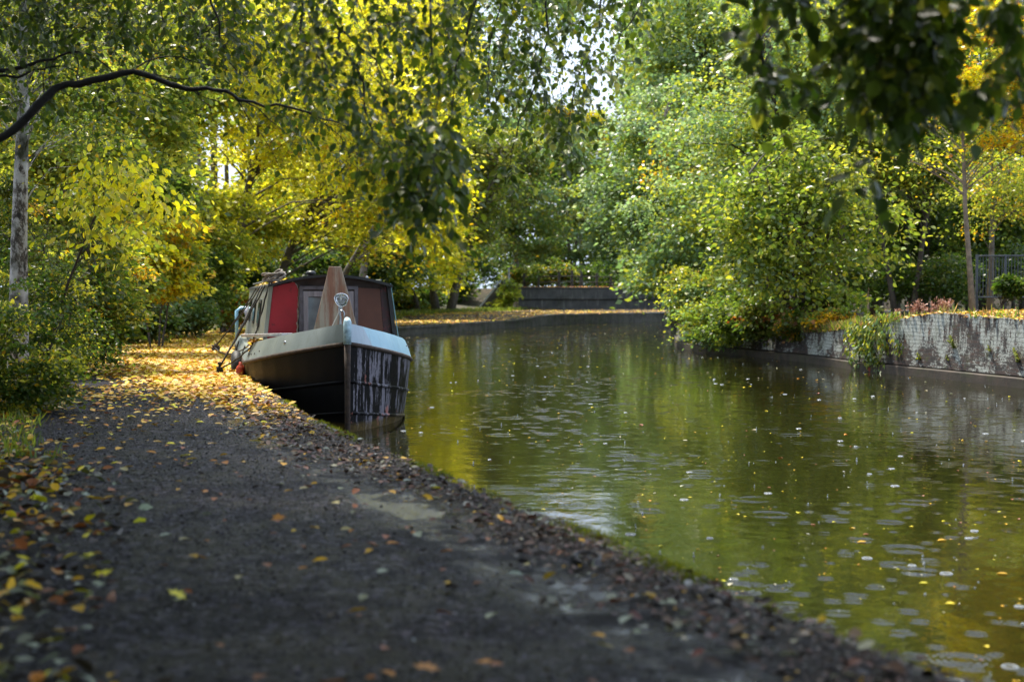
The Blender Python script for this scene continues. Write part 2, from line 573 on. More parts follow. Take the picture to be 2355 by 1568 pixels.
def make_quay():
    root = tag(empty('quay_wall', (fL(18), 18, 0)), 'low mossy stone quay wall edging the towpath along the water', 'wall')
    ox, oy = root.location.x, root.location.y
    wall, cope = MB(), MB()
    yy = np.unique(np.concatenate([np.arange(-10, 26, .5), np.arange(26, 104, 1.0)]))
    rows = [[(fL(y) - ox - .03, y - oy, zq(y) - .12), (fL(y) - ox - .03, y - oy, -1.4), (fL(y) - ox - .33, y - oy, -1.4), (fL(y) - ox - .33, y - oy, zq(y) - .12)] for y in yy]
    wall.grid(rows)
    wall.build('wall', QUAY, root)
    # coping stones, each about 1.1 m long with a thin joint
    y = -10.0
    rng = random.Random(4)
    while y < 102:
        y2 = y + rng.uniform(.95, 1.25)
        dz = rng.uniform(-.022, .002); dx = rng.uniform(-.035, .012)
        a, b = y + .006, y2 - .006
        top = [(fL(a) + dx, a), (fL(b) + dx, b), (fL(b) - COPE + .01, b), (fL(a) - COPE + .01, a)]
        cope.prism([(p[0] - ox, p[1] - oy, zq(p[1]) - .125) for p in top], (0, 0, .121 + dz))
        y = y2
    cope.build('coping', QUAY, root, bevel=.012)


make_quay()


# ------------------------------------------------------------------ water
def make_water():
    k = N('canal_water')
    v = k.coord()
    n1 = k.noise(k.coord(scale=(1, .8, 1)), 1.1, 3, .5)
    n2 = k.noise(k.coord(scale=(1, .9, 1)), 5.5, 3, .55)
    h = k.math('ADD', k.math('MULTIPLY', n1, .010), k.math('MULTIPLY', n2, .0030))
    patch = k.ramp(k.noise(k.coord(scale=(.9, .5, 1)), .8, 3, .6), [(.42, .1), (.62, 1.3)])
    # ring waves where raindrops have struck
    for sc, thr, amp, fr, loc in ((1.5, .5, .0016, 150., (0, 0, 0)), (2.6, .5, .0012, 200., (5.3, 1.7, 0)), (4.5, .5, .0008, 260., (2.1, 9.4, 0))):
        vo = k.n('TexVoronoi', i_Vector=k.coord(loc=loc), i_Scale=sc, i_Randomness=1.0, voronoi_dimensions='2D')
        d = k.math('DIVIDE', vo.outputs['Distance'], sc)
        rnd = k.n('SeparateColor', i_0=vo.outputs['Color'])
        rad = k.math('MULTIPLY', rnd.outputs[0], .24 / sc)
        env = k.math('SUBTRACT', 1.0, k.math('MULTIPLY', k.math('ABSOLUTE', k.math('SUBTRACT', d, rad)), 9.0 * sc ** .5), True)
        wv = k.math('SINE', k.math('MULTIPLY', d, fr))
        on = k.math('GREATER_THAN', rnd.outputs[1], thr)
        h = k.math('ADD', h, k.math('MULTIPLY', k.math('MULTIPLY', k.math('MULTIPLY', wv, env), on), k.math('MULTIPLY', patch, amp)))
    bmp = k.n('Bump', i_Height=h, i_Strength=1.0, i_Distance=1.0).outputs[0]
    m = k.done(k.bsdf((.011, .011, .003), .03, bmp, 0, .5, IOR=1.33))
    mb = MB()
    mb.grid([[(x, y, WZ) for x in np.linspace(-14, 60, 20)] for y in np.linspace(-20, 115, 30)])
    tag(mb.build('canal_water', m, fix=False), 'murky green brown canal water dimpled by rain', 'water', kind='structure')


make_water()


# ------------------------------------------------------------------ right bank wall
def brick_mat():
    k = N('limewashed_brick')
    tc = k.n('TexCoord')
    uv = tc.outputs['UV']
    wb = k.n('TexNoise', i_Vector=uv, i_Scale=2.3, i_Detail=3).outputs['Color']
    wv_ = k.n('VectorMath', operation='MULTIPLY_ADD', i_0=wb, i_1=(.05, .07, 0), i_2=uv).outputs[0]
    b = k.n('TexBrick', i_Vector=wv_, i_Scale=1.0, i_Mortar_Size=.009, i_Brick_Width=.23, i_Row_Height=.075)
    b.inputs['Color1'].default_value = (.022, .017, .016, 1); b.inputs['Color2'].default_value = (.06, .035, .027, 1); b.inputs['Mortar'].default_value = (.035, .032, .03, 1)
    su = k.n('Mapping', i_Vector=uv, i_Scale=(1, .16, 1)).outputs[0]
    st = k.noise(su, 9, 5, .65)
    pt = k.noise(uv, 1.5, 5, .6)
    n3 = k.noise(uv, 30, 6, .8)
    n4 = k.noise(k.n('Mapping', i_Vector=uv, i_Scale=(.55, 1.5, 1)).outputs[0], 9, 4, .7)
    sepuv = k.n('SeparateXYZ', i_0=uv)
    up = k.ramp(sepuv.outputs[1], [(.3, 0.0), (.85, 1.0)])
    f = k.math('ADD', k.math('MULTIPLY', pt, .42), k.math('MULTIPLY', n3, .34))
    f = k.math('ADD', f, k.math('MULTIPLY', k.mix(n4, st, up), .36))
    f = k.math('ADD', f, k.math('MULTIPLY', up, .03))
    msk = k.ramp(f, [(.565, 0.0), (.60, .9), (.69, 1.0)])
    nb = k.math('SUBTRACT', 1.0, k.math('MULTIPLY', b.outputs['Fac'], .45))
    msk = k.math('MULTIPLY', msk, nb)
    c = k.mix(b.outputs['Color'], k.ramp(n3, [(.3, (.20, .22, .19)), (.5, (.36, .38, .34)), (.7, (.5, .52, .47))]), msk)
    c = k.mix(c, (.045, .055, .012), k.ramp(k.noise(uv, 3.3, 5, .7), [(.56, 0.0), (.68, .7)]))
    c = k.mix(c, (.14, .055, .025), k.ramp(k.noise(uv, 5, 4), [(.62, 0.0), (.7, .6)]))
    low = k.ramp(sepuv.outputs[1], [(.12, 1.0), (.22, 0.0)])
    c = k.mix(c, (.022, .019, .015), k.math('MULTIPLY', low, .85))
    hh = k.math('SUBTRACT', k.math('MULTIPLY', n3, .5), b.outputs['Fac'])
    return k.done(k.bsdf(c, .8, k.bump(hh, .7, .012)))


BRICK = brick_mat()


def make_right_wall():
    root = tag(empty('brick_wall', (fR(25), 25, WZ)), 'old dark brick canal wall streaked with pale limewash on the right bank', 'wall')
    ox, oy, oz = root.location
    yy = np.arange(-6, 84.01, .5)
    rows, us = [], []
    u = 0
    prev = None
    for y in yy:
        p = (fR(y), y)
        if prev: u += math.dist(p, prev)
        prev = p
        zt = fZR(y)
        zb = WZ + .2
        row = [(p[0], zb), (p[0] + .02, zb + .25 * (zt - zb)), (p[0] + .04, zb + .6 * (zt - zb)), (p[0] + .06, zt), (p[0] + .42, zt), (p[0] + .42, zb - .8)]
        rows.append([(x - ox, y - oy, z - oz) for x, z in row])
        us.append((u, [z - WZ for _, z in row]))
    mb = MB(); mb.grid(rows)
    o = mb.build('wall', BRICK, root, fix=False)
    uvl = o.data.uv_layers.new(name='UVMap')
    nc = 6
    umax = us[-1][0]
    uvv = np.array([(uu, zz) for uu, zs in us for zz in zs])
    li = np.zeros(len(o.data.loops), np.int32); o.data.loops.foreach_get('vertex_index', li)
    uvl.data.foreach_set('uv', uvv[li].astype(np.float32).ravel())
    # stone plinth just above the water
    pl = MB()
    rows = [[(fR(y) - .09 - ox, y - oy, .16), (fR(y) - .09 - ox, y - oy, -1.2), (fR(y) + .2 - ox, y - oy, -1.2), (fR(y) + .2 - ox, y - oy, .21)] for y in yy]
    rows = [[r[0], r[1], r[2], r[3], r[0]] for r in rows]
    pl.grid(rows)
    pl.build('plinth', stone_mat('plinth_stone', (.02, .017, .014), (.075, .055, .04), (.1, .05, .03), 3, .25), root)


make_right_wall()

# ------------------------------------------------------------------ far concrete retaining wall and ramp
CONC = stone_mat('stained_concrete', (.035, .035, .036), (.095, .095, .092), (.28, .28, .26), 1.6, .12, .8)


def make_far_wall():
    root = tag(empty('concrete_wall', (6, 104.3, 0)), 'stained concrete retaining wall in two courses across the far bend', 'wall')
    a, b = (.5, 104.0), (18.5, 105.0)
    dx, dy = b[0] - a[0], b[1] - a[1]
    rz = math.atan2(dy, dx); ln = math.hypot(dx, dy)
    cx, cy = (a[0] + b[0]) / 2 - 6, (a[1] + b[1]) / 2 - 104.3
    MB().box((cx, cy + .3, .33), (ln, .6, .92), rz).build('lower_course', CONC, root, bevel=.03)
    MB().box((cx, cy + .2, 1.19), (ln + .1, .66, .78), rz).build('upper_course', CONC, root, bevel=.03)
    MB().box((cx, cy + .22, 1.63), (ln + .2, .8, .09), rz).build('coping', CONC, root, bevel=.02)
    p = tag(empty('concrete_pier', (at(1560, 738, 89)[0], 89, 0)), 'square concrete pier at the right end of the far quay', 'pier')
    MB().box((0, 0, .45), (1.1, 1.1, 1.6)).build('shaft', CONC, p, bevel=.03)
    MB().box((0, 0, 1.3), (1.25, 1.25, .1)).build('cap', CONC, p, bevel=.02)
    loc = np.array([-1.4, 101.6, 0])
    r = tag(empty('ramp_wall', tuple(loc)), 'sloping concrete ramp wall with a pale metal coping climbing from the path', 'wall')
    q0, q1, t1 = at(1101, 712, 101.6) - loc, at(1178, 712, 101.6) - loc, at(1151, 649, 101.6) - loc
    poly = [np.array([q0[0], 0, -.1]), np.array([q1[0], 0, -.1]), np.array([q1[0], 0, t1[2]]), np.array([t1[0], 0, t1[2]]), np.array([q0[0], 0, .05])]
    MB().prism([tuple(x) for x in poly], (0, .5, 0)).build('wall', CONC, r)
    s, e = poly[4], poly[3]
    mid = (s + e) / 2; L_ = np.linalg.norm(e - s)
    an = math.atan2(e[2] - s[2], e[0] - s[0])
    MB().box((mid[0] - .04, .22, mid[2] + .07), (L_ + .15, .62, .1), 0, tilt=(-an, 'Y')).build('coping', mat_simple('pale_metal', (.26, .3, .36), .4), r, bevel=.01)


make_far_wall()
WOOD = mat_simple('weathered_post', (.07, .062, .055), .8, .35, 5, .4)


def make_far_fence():
    f = tag(empty('timber_fence', (5, 105.3, 1.62)), 'grey timber post and rail fence on top of the far concrete wall', 'fence')
    xs = [at(px, 640, 105.3)[0] - 5 for px in (1205, 1238, 1285, 1315, 1336, 1372, 1404)]
    zt = [1.1, 1.05, 1.2, 1.3, 1.25, 1.1, 1.1]
    for x, h in zip(xs, zt):
        MB().box((x, 0, h / 2 - .03), (.19, .19, h + .06)).build('post', WOOD, f, bevel=.01)
    for z in (.84, .42):
        MB().tube([(xs[0] - .2, -.13, z), (xs[3], -.13, z + .04), (xs[-1] + .3, -.13, z - .02)], .038, 6).build('rail', WOOD, f)
    g = tag(empty('handrail', (.0, 103, 1.6)), 'pale handrail with one tall post at the head of the ramp', 'handrail')
    x0 = at(1170, 640, 103)[0]
    PM = mat_simple('galvanised', (.3, .31, .33), .5)
    MB().tube([(x0, 0, -1.6), (x0, 0, 1.5)], .07, 8).build('post', PM, g)
    MB().tube([(x0 - 1.2, -.02, .2), (x0, -.02, .5)], .035, 8).build('rail', PM, g)
    MB().tube([(x0 - 1.1, -.02, -1.4), (x0 - 1.1, -.02, .22)], .035, 8).build('baluster', PM, g)


make_far_fence()


# ------------------------------------------------------------------ metal railings on the right
def make_railings():
    M_ = mat_simple('grey_paint_steel', (.045, .055, .066), .5, .3, 8, .1)
    Y0 = 34.5
    p0 = at(2245, 694, Y0); z0 = p0[2] + .02
    f = tag(empty('metal_railings', (p0[0], Y0, z0)), 'grey upright bar metal railings on the leafy right bank', 'railing')
    w, h = 3.2, 1.12
    n = 0
    dy = -.12
    P = lambda x, z: (x, dy * x, z)
    for x in (0, .66, 1.32, 1.98, 2.64):
        MB().box(P(x, h / 2 - .1), (.06, .06, h + .2)).build('post', M_, f, bevel=.006)
    for z in (h - .03, .09):
        MB().tube([P(-.03, z), P(w, z)], .024, 6).build('rail', M_, f)
    for k in range(4):
        x0 = .66 * k
        for j in range(1, 9):
            x = x0 + .66 * j / 9
            MB().tube([P(x, .09), P(x, h - .03)], .011, 5).build('bar', M_, f)


make_railings()


# ================================================================== NARROWBOAT
BO = np.array([-1.94, 16.72, WZ]); BA = math.radians(12.0)


def bw(x, y, z):
    """boat frame (right, aft, up from the water) to world"""
    c, s = math.cos(BA), math.sin(BA)
    return (BO[0] + c * x - s * y, BO[1] + s * x + c * y, BO[2] + z)


BU = [0, .12, .3, .55, .85, 1.2, 1.6, 2.0, 2.35, 2.7, 3.2, 4, 6, 8, 10, 11.6, 12.4, 13.0, 13.3]
BB = [.02, .13, .27, .44, .62, .79, .94, 1.03, 1.075, 1.095, 1.1, 1.1, 1.1, 1.1, 1.1, 1.08, .95, .65, .25]
fB = lambda u: float(np.interp(u, BU, BB))


def sheer(u, zs, zc, end=2.5):
    t = min(1, max(0, u / end))
    return zc + (zs - zc) * (1 - t) ** 1.35


zT = lambda u: sheer(u, 1.285, .985) if u < 2.5 else .985 - .16 * min(1, (u - 2.5) / .9)
zB = lambda u: sheer(u, 1.043, .73) if u < 2.5 else .73 - .06 * min(1, (u - 2.5) / .9)
zM = lambda u: sheer(u, .598, .325)
zL = lambda u: sheer(u, .230, .0)


def hull_x(u, z):
    b, zb, zm = fB(u), zB(u), zM(u)
    if z >= zb: return b
    if z >= 0: return b * (.90 + .10 * (z / zb) ** .8)
    return b * (.90 + .36 * z)


def make_boat():
    root = tag(empty('narrowboat', tuple(BO), BA), 'old narrowboat with scraped black hull and faded red cabin front moored at the towpath', 'boat')
    # ---- materials
    k = N('black_hull_paint')
    v = k.coord()
    sv = k.coord(scale=(1, 1, .09))
    st = k.noise(sv, 6.5, 5, .75)
    bl = k.noise(v, 2.2, 5, .6)
    fine = k.noise(v, 22, 5, .75)
    xx = k.n('SeparateXYZ', i_0=v)
    right = k.ramp(xx.outputs[0], [(0.0, 0.0), (.02, 0.0), (.05, 1.0)])
    base = k.ramp(bl, [(.35, (.003, .003, .004)), (.7, (.007, .0065, .0065))])
    base = k.mix(base, (.03, .017, .009), k.math('MULTIPLY', k.ramp(fine, [(.55, 0.0), (.8, .4)]), k.ramp(bl, [(.45, 0.0), (.6, 1.0)])))
    sc = k.math('ADD', k.math('MULTIPLY', st, .75), k.math('ADD', k.math('MULTIPLY', bl, .2), k.math('MULTIPLY', fine, .12)))
    msk = k.math('MULTIPLY', k.ramp(sc, [(.545, 0.0), (.57, 1.0)]), right)
    base = k.mix(base, k.ramp(fine, [(.3, (.10, .095, .115)), (.7, (.22, .205, .23))]), msk)
    pink = k.math('MULTIPLY', k.ramp(k.noise(k.coord(loc=(4, 1, 2)), 2.6, 5, .6), [(.64, 0.0), (.67, 1.0)]), right)
    base = k.mix(base, (.36, .15, .12), k.math('MULTIPLY', pink, .8))
    # weed line by the water
    wl = k.ramp(xx.outputs[2], [(0.0, 1.0), (.07, .9), (.12, 0.0)])
    base = k.mix(base, k.ramp(fine, [(.35, (.05, .03, .01)), (.7, (.16, .11, .03))]), k.math('MULTIPLY', wl, .75))
    HULL = k.done(k.bsdf(base, k.ramp(fine, [(.3, .32), (.7, .5)]), k.bump(k.math('ADD', k.math('MULTIPLY', fine, .4), msk), .3, .005), 0, .06))

    RUSTY = mat_simple('rusty_steel', (.035, .02, .012), .8, .6, 14, .7, bscale=60)

    k = N('two_tone_paint')
    v = k.coord(); xx = k.n('SeparateXYZ', i_0=v)
    fine = k.noise(v, 18, 6, .7); bl = k.noise(v, 3, 5)
    left = k.ramp(bl, [(.3, (.16, .19, .18)), (.7, (.22, .25, .235))])
    grey = k.ramp(bl, [(.3, (.30, .38, .44)), (.7, (.36, .44, .50))])
    blue = k.ramp(bl, [(.3, (.29, .49, .58)), (.7, (.36, .55, .63))])
    diag = k.math('ADD', xx.outputs[0], k.math('MULTIPLY', xx.outputs[2], .55))
    rcol = k.mix(grey, blue, k.ramp(diag, [(0.0, 0.0), (.895, 0.0), (.9, 1.0)]))
    c = k.mix(left, rcol, k.math('GREATER_THAN', xx.outputs[0], -.01))
    c = k.mix(c, (.035, .02, .012), k.ramp(fine, [(.72, 0.0), (.76, .8)]))
    stn = k.noise(k.coord(scale=(1, 1, .15)), 16, 5, .7)
    c = k.mix(c, (.1, .09, .06), k.ramp(stn, [(.55, 0.0), (.75, .35)]))
    BAND = k.done(k.bsdf(c, k.ramp(fine, [(.3, .32), (.7, .5)]), k.bump(fine, .12, .004)))

    k = N('faded_green_grey_paint')
    v = k.coord(scale=(1, 1, .25)); n = k.noise(v, 7, 6, .7)
    c = k.ramp(n, [(.3, (.11, .125, .10)), (.55, (.18, .195, .165)), (.75, (.25, .25, .21))])
    CABIN = k.done(k.bsdf(c, .5, k.bump(n, .2, .005)))

    k = N('faded_red_paint')
    v = k.coord(); n = k.noise(v, 2.6, 6, .65); f2 = k.noise(v, 30, 5, .7); n3 = k.noise(v, 6, 6, .75)
    c = k.ramp(n, [(.3, (.25, .003, .010)), (.7, (.37, .007, .018))])
    c = k.mix(c, (.10, .006, .01), k.ramp(n3, [(.6, 0.0), (.68, .75)]))
    c = k.mix(c, (.5, .38, .33), k.ramp(f2, [(.77, 0.0), (.79, .8)]))
    RED = k.done(k.bsdf(c, k.ramp(n3, [(.3, .35), (.7, .6)]), k.bump(n3, .25, .006)))

    k = N('flaking_brown_board')
    v = k.coord(); n = k.noise(v, 3, 6, .65); f2 = k.noise(v, 9, 6, .8)
    c = k.ramp(n, [(.3, (.075, .024, .012)), (.7, (.13, .042, .021))])
    c = k.mix(c, (.34, .03, .03), k.ramp(f2, [(.70, 0.0), (.73, .8)]))
    BROWN = k.done(k.bsdf(c, .5, k.bump(f2, .25, .005)))

    k = N('dark_maroon_paint')
    v = k.coord(); f2 = k.noise(v, 10, 6, .8)
    c = k.ramp(f2, [(.4, (.02, .009, .008)), (.58, (.05, .012, .014)), (.66, (.17, .012, .02)), (.78, (.3, .16, .14))])
    MAROON = k.done(k.bsdf(c, .5, k.bump(f2, .3, .005)))
    TRIM = mat_simple('black_trim', (.012, .012, .012), .45, .5, 12, .2)
    DKWOOD = mat_simple('dark_header_wood', (.035, .02, .016), .6, .4, 8, .3)
    k = N('weathered_grey_wood')
    n = k.noise(k.coord(scale=(9, 9, .7)), 4, 6, .7)
    c = k.ramp(n, [(.3, (.17, .155, .17)), (.7, (.34, .31, .33))])
    GREYW = k.done(k.bsdf(c, .6, k.bump(n, .4, .004)))
    PALE = mat_simple('peeled_edge', (.42, .36, .30), .8, .35, 30, .5)

    # ---- hull
    us = np.unique(np.concatenate([np.linspace(0, 3.2, 26), np.array(BU)]))
    mb = MB(); rows = []
    for u in us:
        zb, zm, zl = zB(u), zM(u), zL(u)
        lv = sorted([zb, (zb + zm) / 2, zm, (zm + zl) / 2, zl, -.12, -.3], reverse=True)
        r = [(hull_x(u, z), u, z) for z in lv]
        rows.append([(-x, y, z) for x, y, z in r] + [(0, u, -.5)] + r[::-1])
    mb.grid(rows)
    hull = mb.build('hull', HULL, root, smooth=True)
    hull.data.set_sharp_from_angle(angle=math.radians(40))
    # rubbing strakes, a pair at each level
    for zf, r, m in ((zB, .028, RUSTY), (zM, .022, HULL), (zL, .02, HULL)):
        for s in (-1, 1):
            pts = [(s * (hull_x(u, zf(u)) + .004), u, zf(u)) for u in us if u < 13]
            MB().tube(pts, r, 6).build('rubbing_strake', m, root, smooth=True)
    # ---- bulwark band
    for s in (-1, 1):
        rows = []
        for u in us[us < 13.1]:
            b = fB(u); zb, zt = zB(u) + .015, zT(u)
            inb = .075 * min(1, u / .5)
            o1, o2 = b + .012, max(b - inb, .012)
            rows.append([(s * o1, u, zb), (s * ((o1 + o2) / 2 + .006), u, (zb + zt) / 2), (s * o2, u, zt), (s * (max(o2 - .035, .004)), u, zt + .002), (s * (max(o2 - .04, .003)), u, zb)])
        b = MB().grid(rows).build('bulwark', BAND, root, smooth=True)
        b.data.set_sharp_from_angle(angle=math.radians(45))
        tag(b, 'grey green bulwark plating' if s < 0 else 'pale blue bulwark plating')
    # ---- stem post with a fairlead ring
    MB().tube([(0, .04, -.45), (0, -.012, 0), (0, -.03, .6), (0, -.045, 1.04)], [.03, .032, .034, .04], 8).build('stem_post', RUSTY, root, smooth=True)
    MB().tube([(0, -.045, 1.04), (0, -.05, 1.2), (0, -.045, 1.30), (0, -.01, 1.335)], [.046, .05, .05, .035], 10).build('stem_cap', mat_simple('worn_blue_paint', (.32, .46, .52), .4, .4, 25, .3), root, smooth=True)
    STEEL = mat_simple('bare_steel', (.35, .36, .38), .35, .3, 10, .1, metal=.8)
    MB().tube([(-.035 + .028 * math.cos(a) - .02, .06, 1.385 + .05 * math.sin(a)) for a in np.linspace(-.6, math.pi + .6, 12)], .011, 6).build('fairlead', STEEL, root, smooth=True)
    # ---- decks
    mb = MB()
    du = [u for u in us if .12 <= u <= 1.35] + [1.35]
    mb.grid([[(-(fB(u) - .10), u, zT(u) - .06), (0, u, zT(u) - .03), (fB(u) - .10, u, zT(u) - .06)] for u in du])
    mb.grid([[(-(fB(1.35) - .1), 1.352, zT(1.35) - .06), (fB(1.35) - .1, 1.352, zT(1.35) - .06)], [(-(fB(1.35) - .1), 1.352, .3), (fB(1.35) - .1, 1.352, .3)]])
    mb.build('foredeck', mat_simple('deck_paint', (.10, .12, .11), .55, .4, 6, .3), root)
    mb = MB()
    for s in (-1, 1):
        mb.grid([[(s * (fB(u) - .07), u, zT(u) - .012), (s * max(fB(u) - .27, .1), u, zT(u) - .008), (s * max(fB(u) - .275, .1), u, .3)] for u in us if u >= 1.2 and u < 12.6])
    mb.build('side_deck', CABIN, root)
    MB().box((0, 1.95, .3), (1.5, .95, .03)).build('well_floor', TRIM, root)
    # ---- cabin
    y0, y1 = 2.4, 11.5
    zb, zr, hb, hr = .70, 1.755, .925, .805
    side = lambda z: hb + (hr - hb) * (z - zb) / (zr - zb)
    cz = lambda x: zr + .13 * (1 - (x / hr) ** 2)
    mb = MB()
    for s in (-1, 1):
        mb.prism([(s * hb, y0 - .06, zb), (s * hb, y1, zb), (s * hr, y1, zr), (s * hr, y0 - .06, zr)], (-s * .045, 0, 0))
    cab = mb.build('cabin', CABIN, root, bevel=.006)
    win = MB()
    for j in range(3):
        f = MB(); yy = 4.2 + 2.4 * j
        for s in (-1,):
            q = [(s * (side(z) + .006), y, z) for y, z in ((yy, 1.15), (yy + .9, 1.15), (yy + .9, 1.55), (yy, 1.55))]
            f.prism(q, (s * .012, 0, 0))
        w = f.build('window', TRIM, cab)
        g = MB().prism([(s * (side(z) + .02), y, z) for y, z in ((yy + .05, 1.2), (yy + .85, 1.2), (yy + .85, 1.5), (yy + .05, 1.5))], (s * .004, 0, 0))
        gk = N('dark_glass'); gm = gk.done(gk.bsdf((.02, .025, .03), .08))
        g.build('pane', gm, w)
    MB().prism([(-hb + .046, y1 - .03, zb), (hb - .046, y1 - .03, zb), (hr - .046, y1 - .03, zr), (0, y1 - .03, zr + .11), (-hr + .046, y1 - .03, zr)], (0, .03, 0)).build('rear_bulkhead', BROWN, root)
    # front bulkhead (dark timber) behind the panels
    xs = np.linspace(-hr + .05, hr - .05, 15)
    MB().prism([(-hb + .05, y0, .32), (hb - .05, y0, .32)] + [(x, y0, cz(x) - .015) for x in xs[::-1]], (0, .04, 0)).build('front_bulkhead', DKWOOD, root)
    # roof, its black edge angle and a dark barge strip
    rx = np.linspace(-hr - .02, hr + .02, 17)
    rows = [[(x, y, zr + .13 * (1 - (x / hr) ** 2)) for x in rx] for y in (y0 - .16, y1 + .06)]
    mb = MB(); mb.grid(rows)
    mb.grid([[(x, y, z - .028) for x, y, z in r] for r in rows], flip=True)
    for yy_ in (y0 - .16, y1 + .06):
        mb.grid([[(x, yy_, cz(x)) for x in rx], [(x, yy_, cz(x) - .028) for x in rx]])
    for s in (0, -1):
        mb.grid([[rows[0][s], rows[1][s]], [(rows[0][s][0], y0 - .16, rows[0][s][2] - .028), (rows[1][s][0], y1 + .06, rows[1][s][2] - .028)]])
    mb.build('roof', mat_simple('roof_paint', (.03, .034, .033), .5, .4, 5, .3), root)
    mb = MB()
    mb.grid([[(x, y0 - .166, cz(x) + .006) for x in rx], [(x, y0 - .166, cz(x) - .03) for x in rx], [(x, y0 - .12, cz(x) - .032) for x in rx]])
    mb.build('roof_edge', TRIM, root)
    # corner posts of the cabin front: black angle on the right, grey on the left
    for s, m in ((-1, CABIN), (1, TRIM)):
        MB().prism([(s * side(z), y0 - .068, z) for z in (zb, zr)] + [(s * (side(z) - .05), y0 - .068, z) for z in (zr, zb)], (0, -.012, 0)).build('corner_angle', m, root)
    MB().prism([(.925, y0 - .082, zb + .2), (.935, y0 - .082, zb + .2), (.813, y0 - .082, zr + .02), (.803, y0 - .082, zr + .02)], (0, .015, 0)).build('edge_bead', mat_simple('pale_blue_bead', (.2, .36, .4), .4), root)
    # red panel with a ragged peeled right edge
    rng = random.Random(11)
    zz = np.linspace(.78, 1.80, 34)
    edge = [-.435 + .012 * math.sin(9 * z) + rng.uniform(-.010, .010) - (.06 if z > 1.72 else 0) * (z - 1.72) * 8 for z in zz]
    lft = lambda z: -side(z) + .052
    top = [(x, y0 - .03, cz(x) - .05) for x in np.linspace(edge[-1], lft(1.755), 8)]
    top = [(x, y, min(z, 1.80 + .05)) for x, y, z in top]
    MB().prism([(lft(.78), y0 - .03, .78)] + [(e, y0 - .03, z) for e, z in zip(edge, zz) if z < cz(e) - .06] + top, (0, .02, 0)).build('red_panel', RED, root)
    edge2 = [e + .014 + rng.uniform(-.006, .012) for e in edge]
    MB().prism([(-.5, y0 - .018, .78)] + [(e, y0 - .018, z) for e, z in zip(edge2, zz) if z < 1.80] + [(-.5, y0 - .018, 1.80)], (0, .012, 0)).build('peeled_paint_edge', PALE, root)
    # brown panel and maroon strip on the right
    MB().prism([(.37, y0 - .028, .78), (.74, y0 - .028, .78), (.665, y0 - .028, 1.70), (.37, y0 - .028, 1.715)], (0, .024, 0)).build('brown_panel', BROWN, root)
    MB().prism([(.745, y0 - .022, .78), (side(.78) - .052, y0 - .022, .78), (side(1.74) - .052, y0 - .022, 1.74), (.67, y0 - .022, 1.70)], (0, .018, 0)).build('maroon_panel', MAROON, root)
    # double doors: frame, two leaves with panes
    fr = MB()
    fr.box((-.388, y0 - .03, 1.2), (.05, .06, .98)); fr.box((.345, y0 - .03, 1.2), (.05, .06, .98)); fr.box((-.021, y0 - .03, 1.712), (.785, .06, .05))
    fr.build('door_frame', mat_simple('dark_grey_wood', (.10, .09, .105), .6, .4, 14, .4), root, bevel=.004)
    for s in (-1, 1):
        c = -.021
        d = MB()
        xa, xb = (c - .338, c - .004) if s < 0 else (c + .004, c + .338)
        d.box((xa + .034, y0 - .022, 1.19), (.068, .04, .96)); d.box((xb - .034, y0 - .022, 1.19), (.068, .04, .96))
        d.box(((xa + xb) / 2, y0 - .022, 1.632), (xb - xa - .138, .04, .075)); d.box(((xa + xb) / 2, y0 - .022, .80), (xb - xa - .138, .04, .18))
        do = d.build('door', GREYW, root, bevel=.004)
        gk = N('dusty_glass')
        gn = gk.noise(gk.coord(), 6, 5)
        gm = gk.done(gk.bsdf(gk.ramp(gn, [(.3, (.10, .13, .15)), (.7, (.17, .21, .23))]), .12, None, 0, .6))
        MB().box(((xa + xb) / 2, y0 - .012, 1.24), (xb - xa - .136, .012, .70)).build('pane', gm, do)
    # cratch board: tapering upright plank on the foredeck
    k = N('weathered_varnish')
    sv = k.coord(scale=(1, 1, .07)); n = k.noise(sv, 9, 6, .75); v = k.coord(); n2 = k.noise(v, 2.2, 4); gr = k.noise(k.coord(scale=(1, 1, .04)), 60, 4, .7)
    zsep = k.n('SeparateXYZ', i_0=v).outputs[2]
    c = k.ramp(gr, [(.3, (.16, .06, .032)), (.7, (.27, .12, .065))])
    f = k.math('ADD', k.math('MULTIPLY', n, .8), k.math('MULTIPLY', n2, .25))
    c = k.mix(c, (.36, .33, .25), k.ramp(f, [(.47, 0.0), (.60, .7)]))
    c = k.mix(c, (.16, .16, .06), k.ramp(n2, [(.55, 0.0), (.7, .45)]))
    c = k.mix(c, (.12, .035, .02), k.ramp(gr, [(.66, 0.0), (.75, .6)]))
    VARN = k.done(k.bsdf(c, .42, k.bump(gr, .3, .003)))
    yb = 1.78
    cx = .02
    pr = [(cx - .355, yb - .06, .88), (cx + .355, yb - .06, .88), (cx + .085, yb, 1.955), (cx + .075, yb, 1.985), (cx - .075, yb, 1.985), (cx - .088, yb, 1.955)]
    MB().prism(pr, (0, .03, 0)).build('cratch_board', VARN, root, bevel=.005)
    # headlamp on a short pole
    CHROME = mat_simple('chrome', (.75, .76, .78), .12, .1, 8, .05, metal=1.0)
    lx, ly, lz = .0, .75, 1.565
    lamp = MB()
    lamp.tube([(lx - .012, ly, 1.2), (lx - .012, ly, 1.36)], .016, 8); lamp.tube([(lx - .012, ly, 1.355), (lx - .01, ly, 1.44)], .011, 8); lamp.box((lx - .01, ly, 1.455), (.05, .03, .04))
    lp = lamp.build('lamp_pole', STEEL, root, smooth=False)
    sh = lambda x, z: (x * (1 + .12 * z / .08), z * (1.08 if z < 0 else .86))

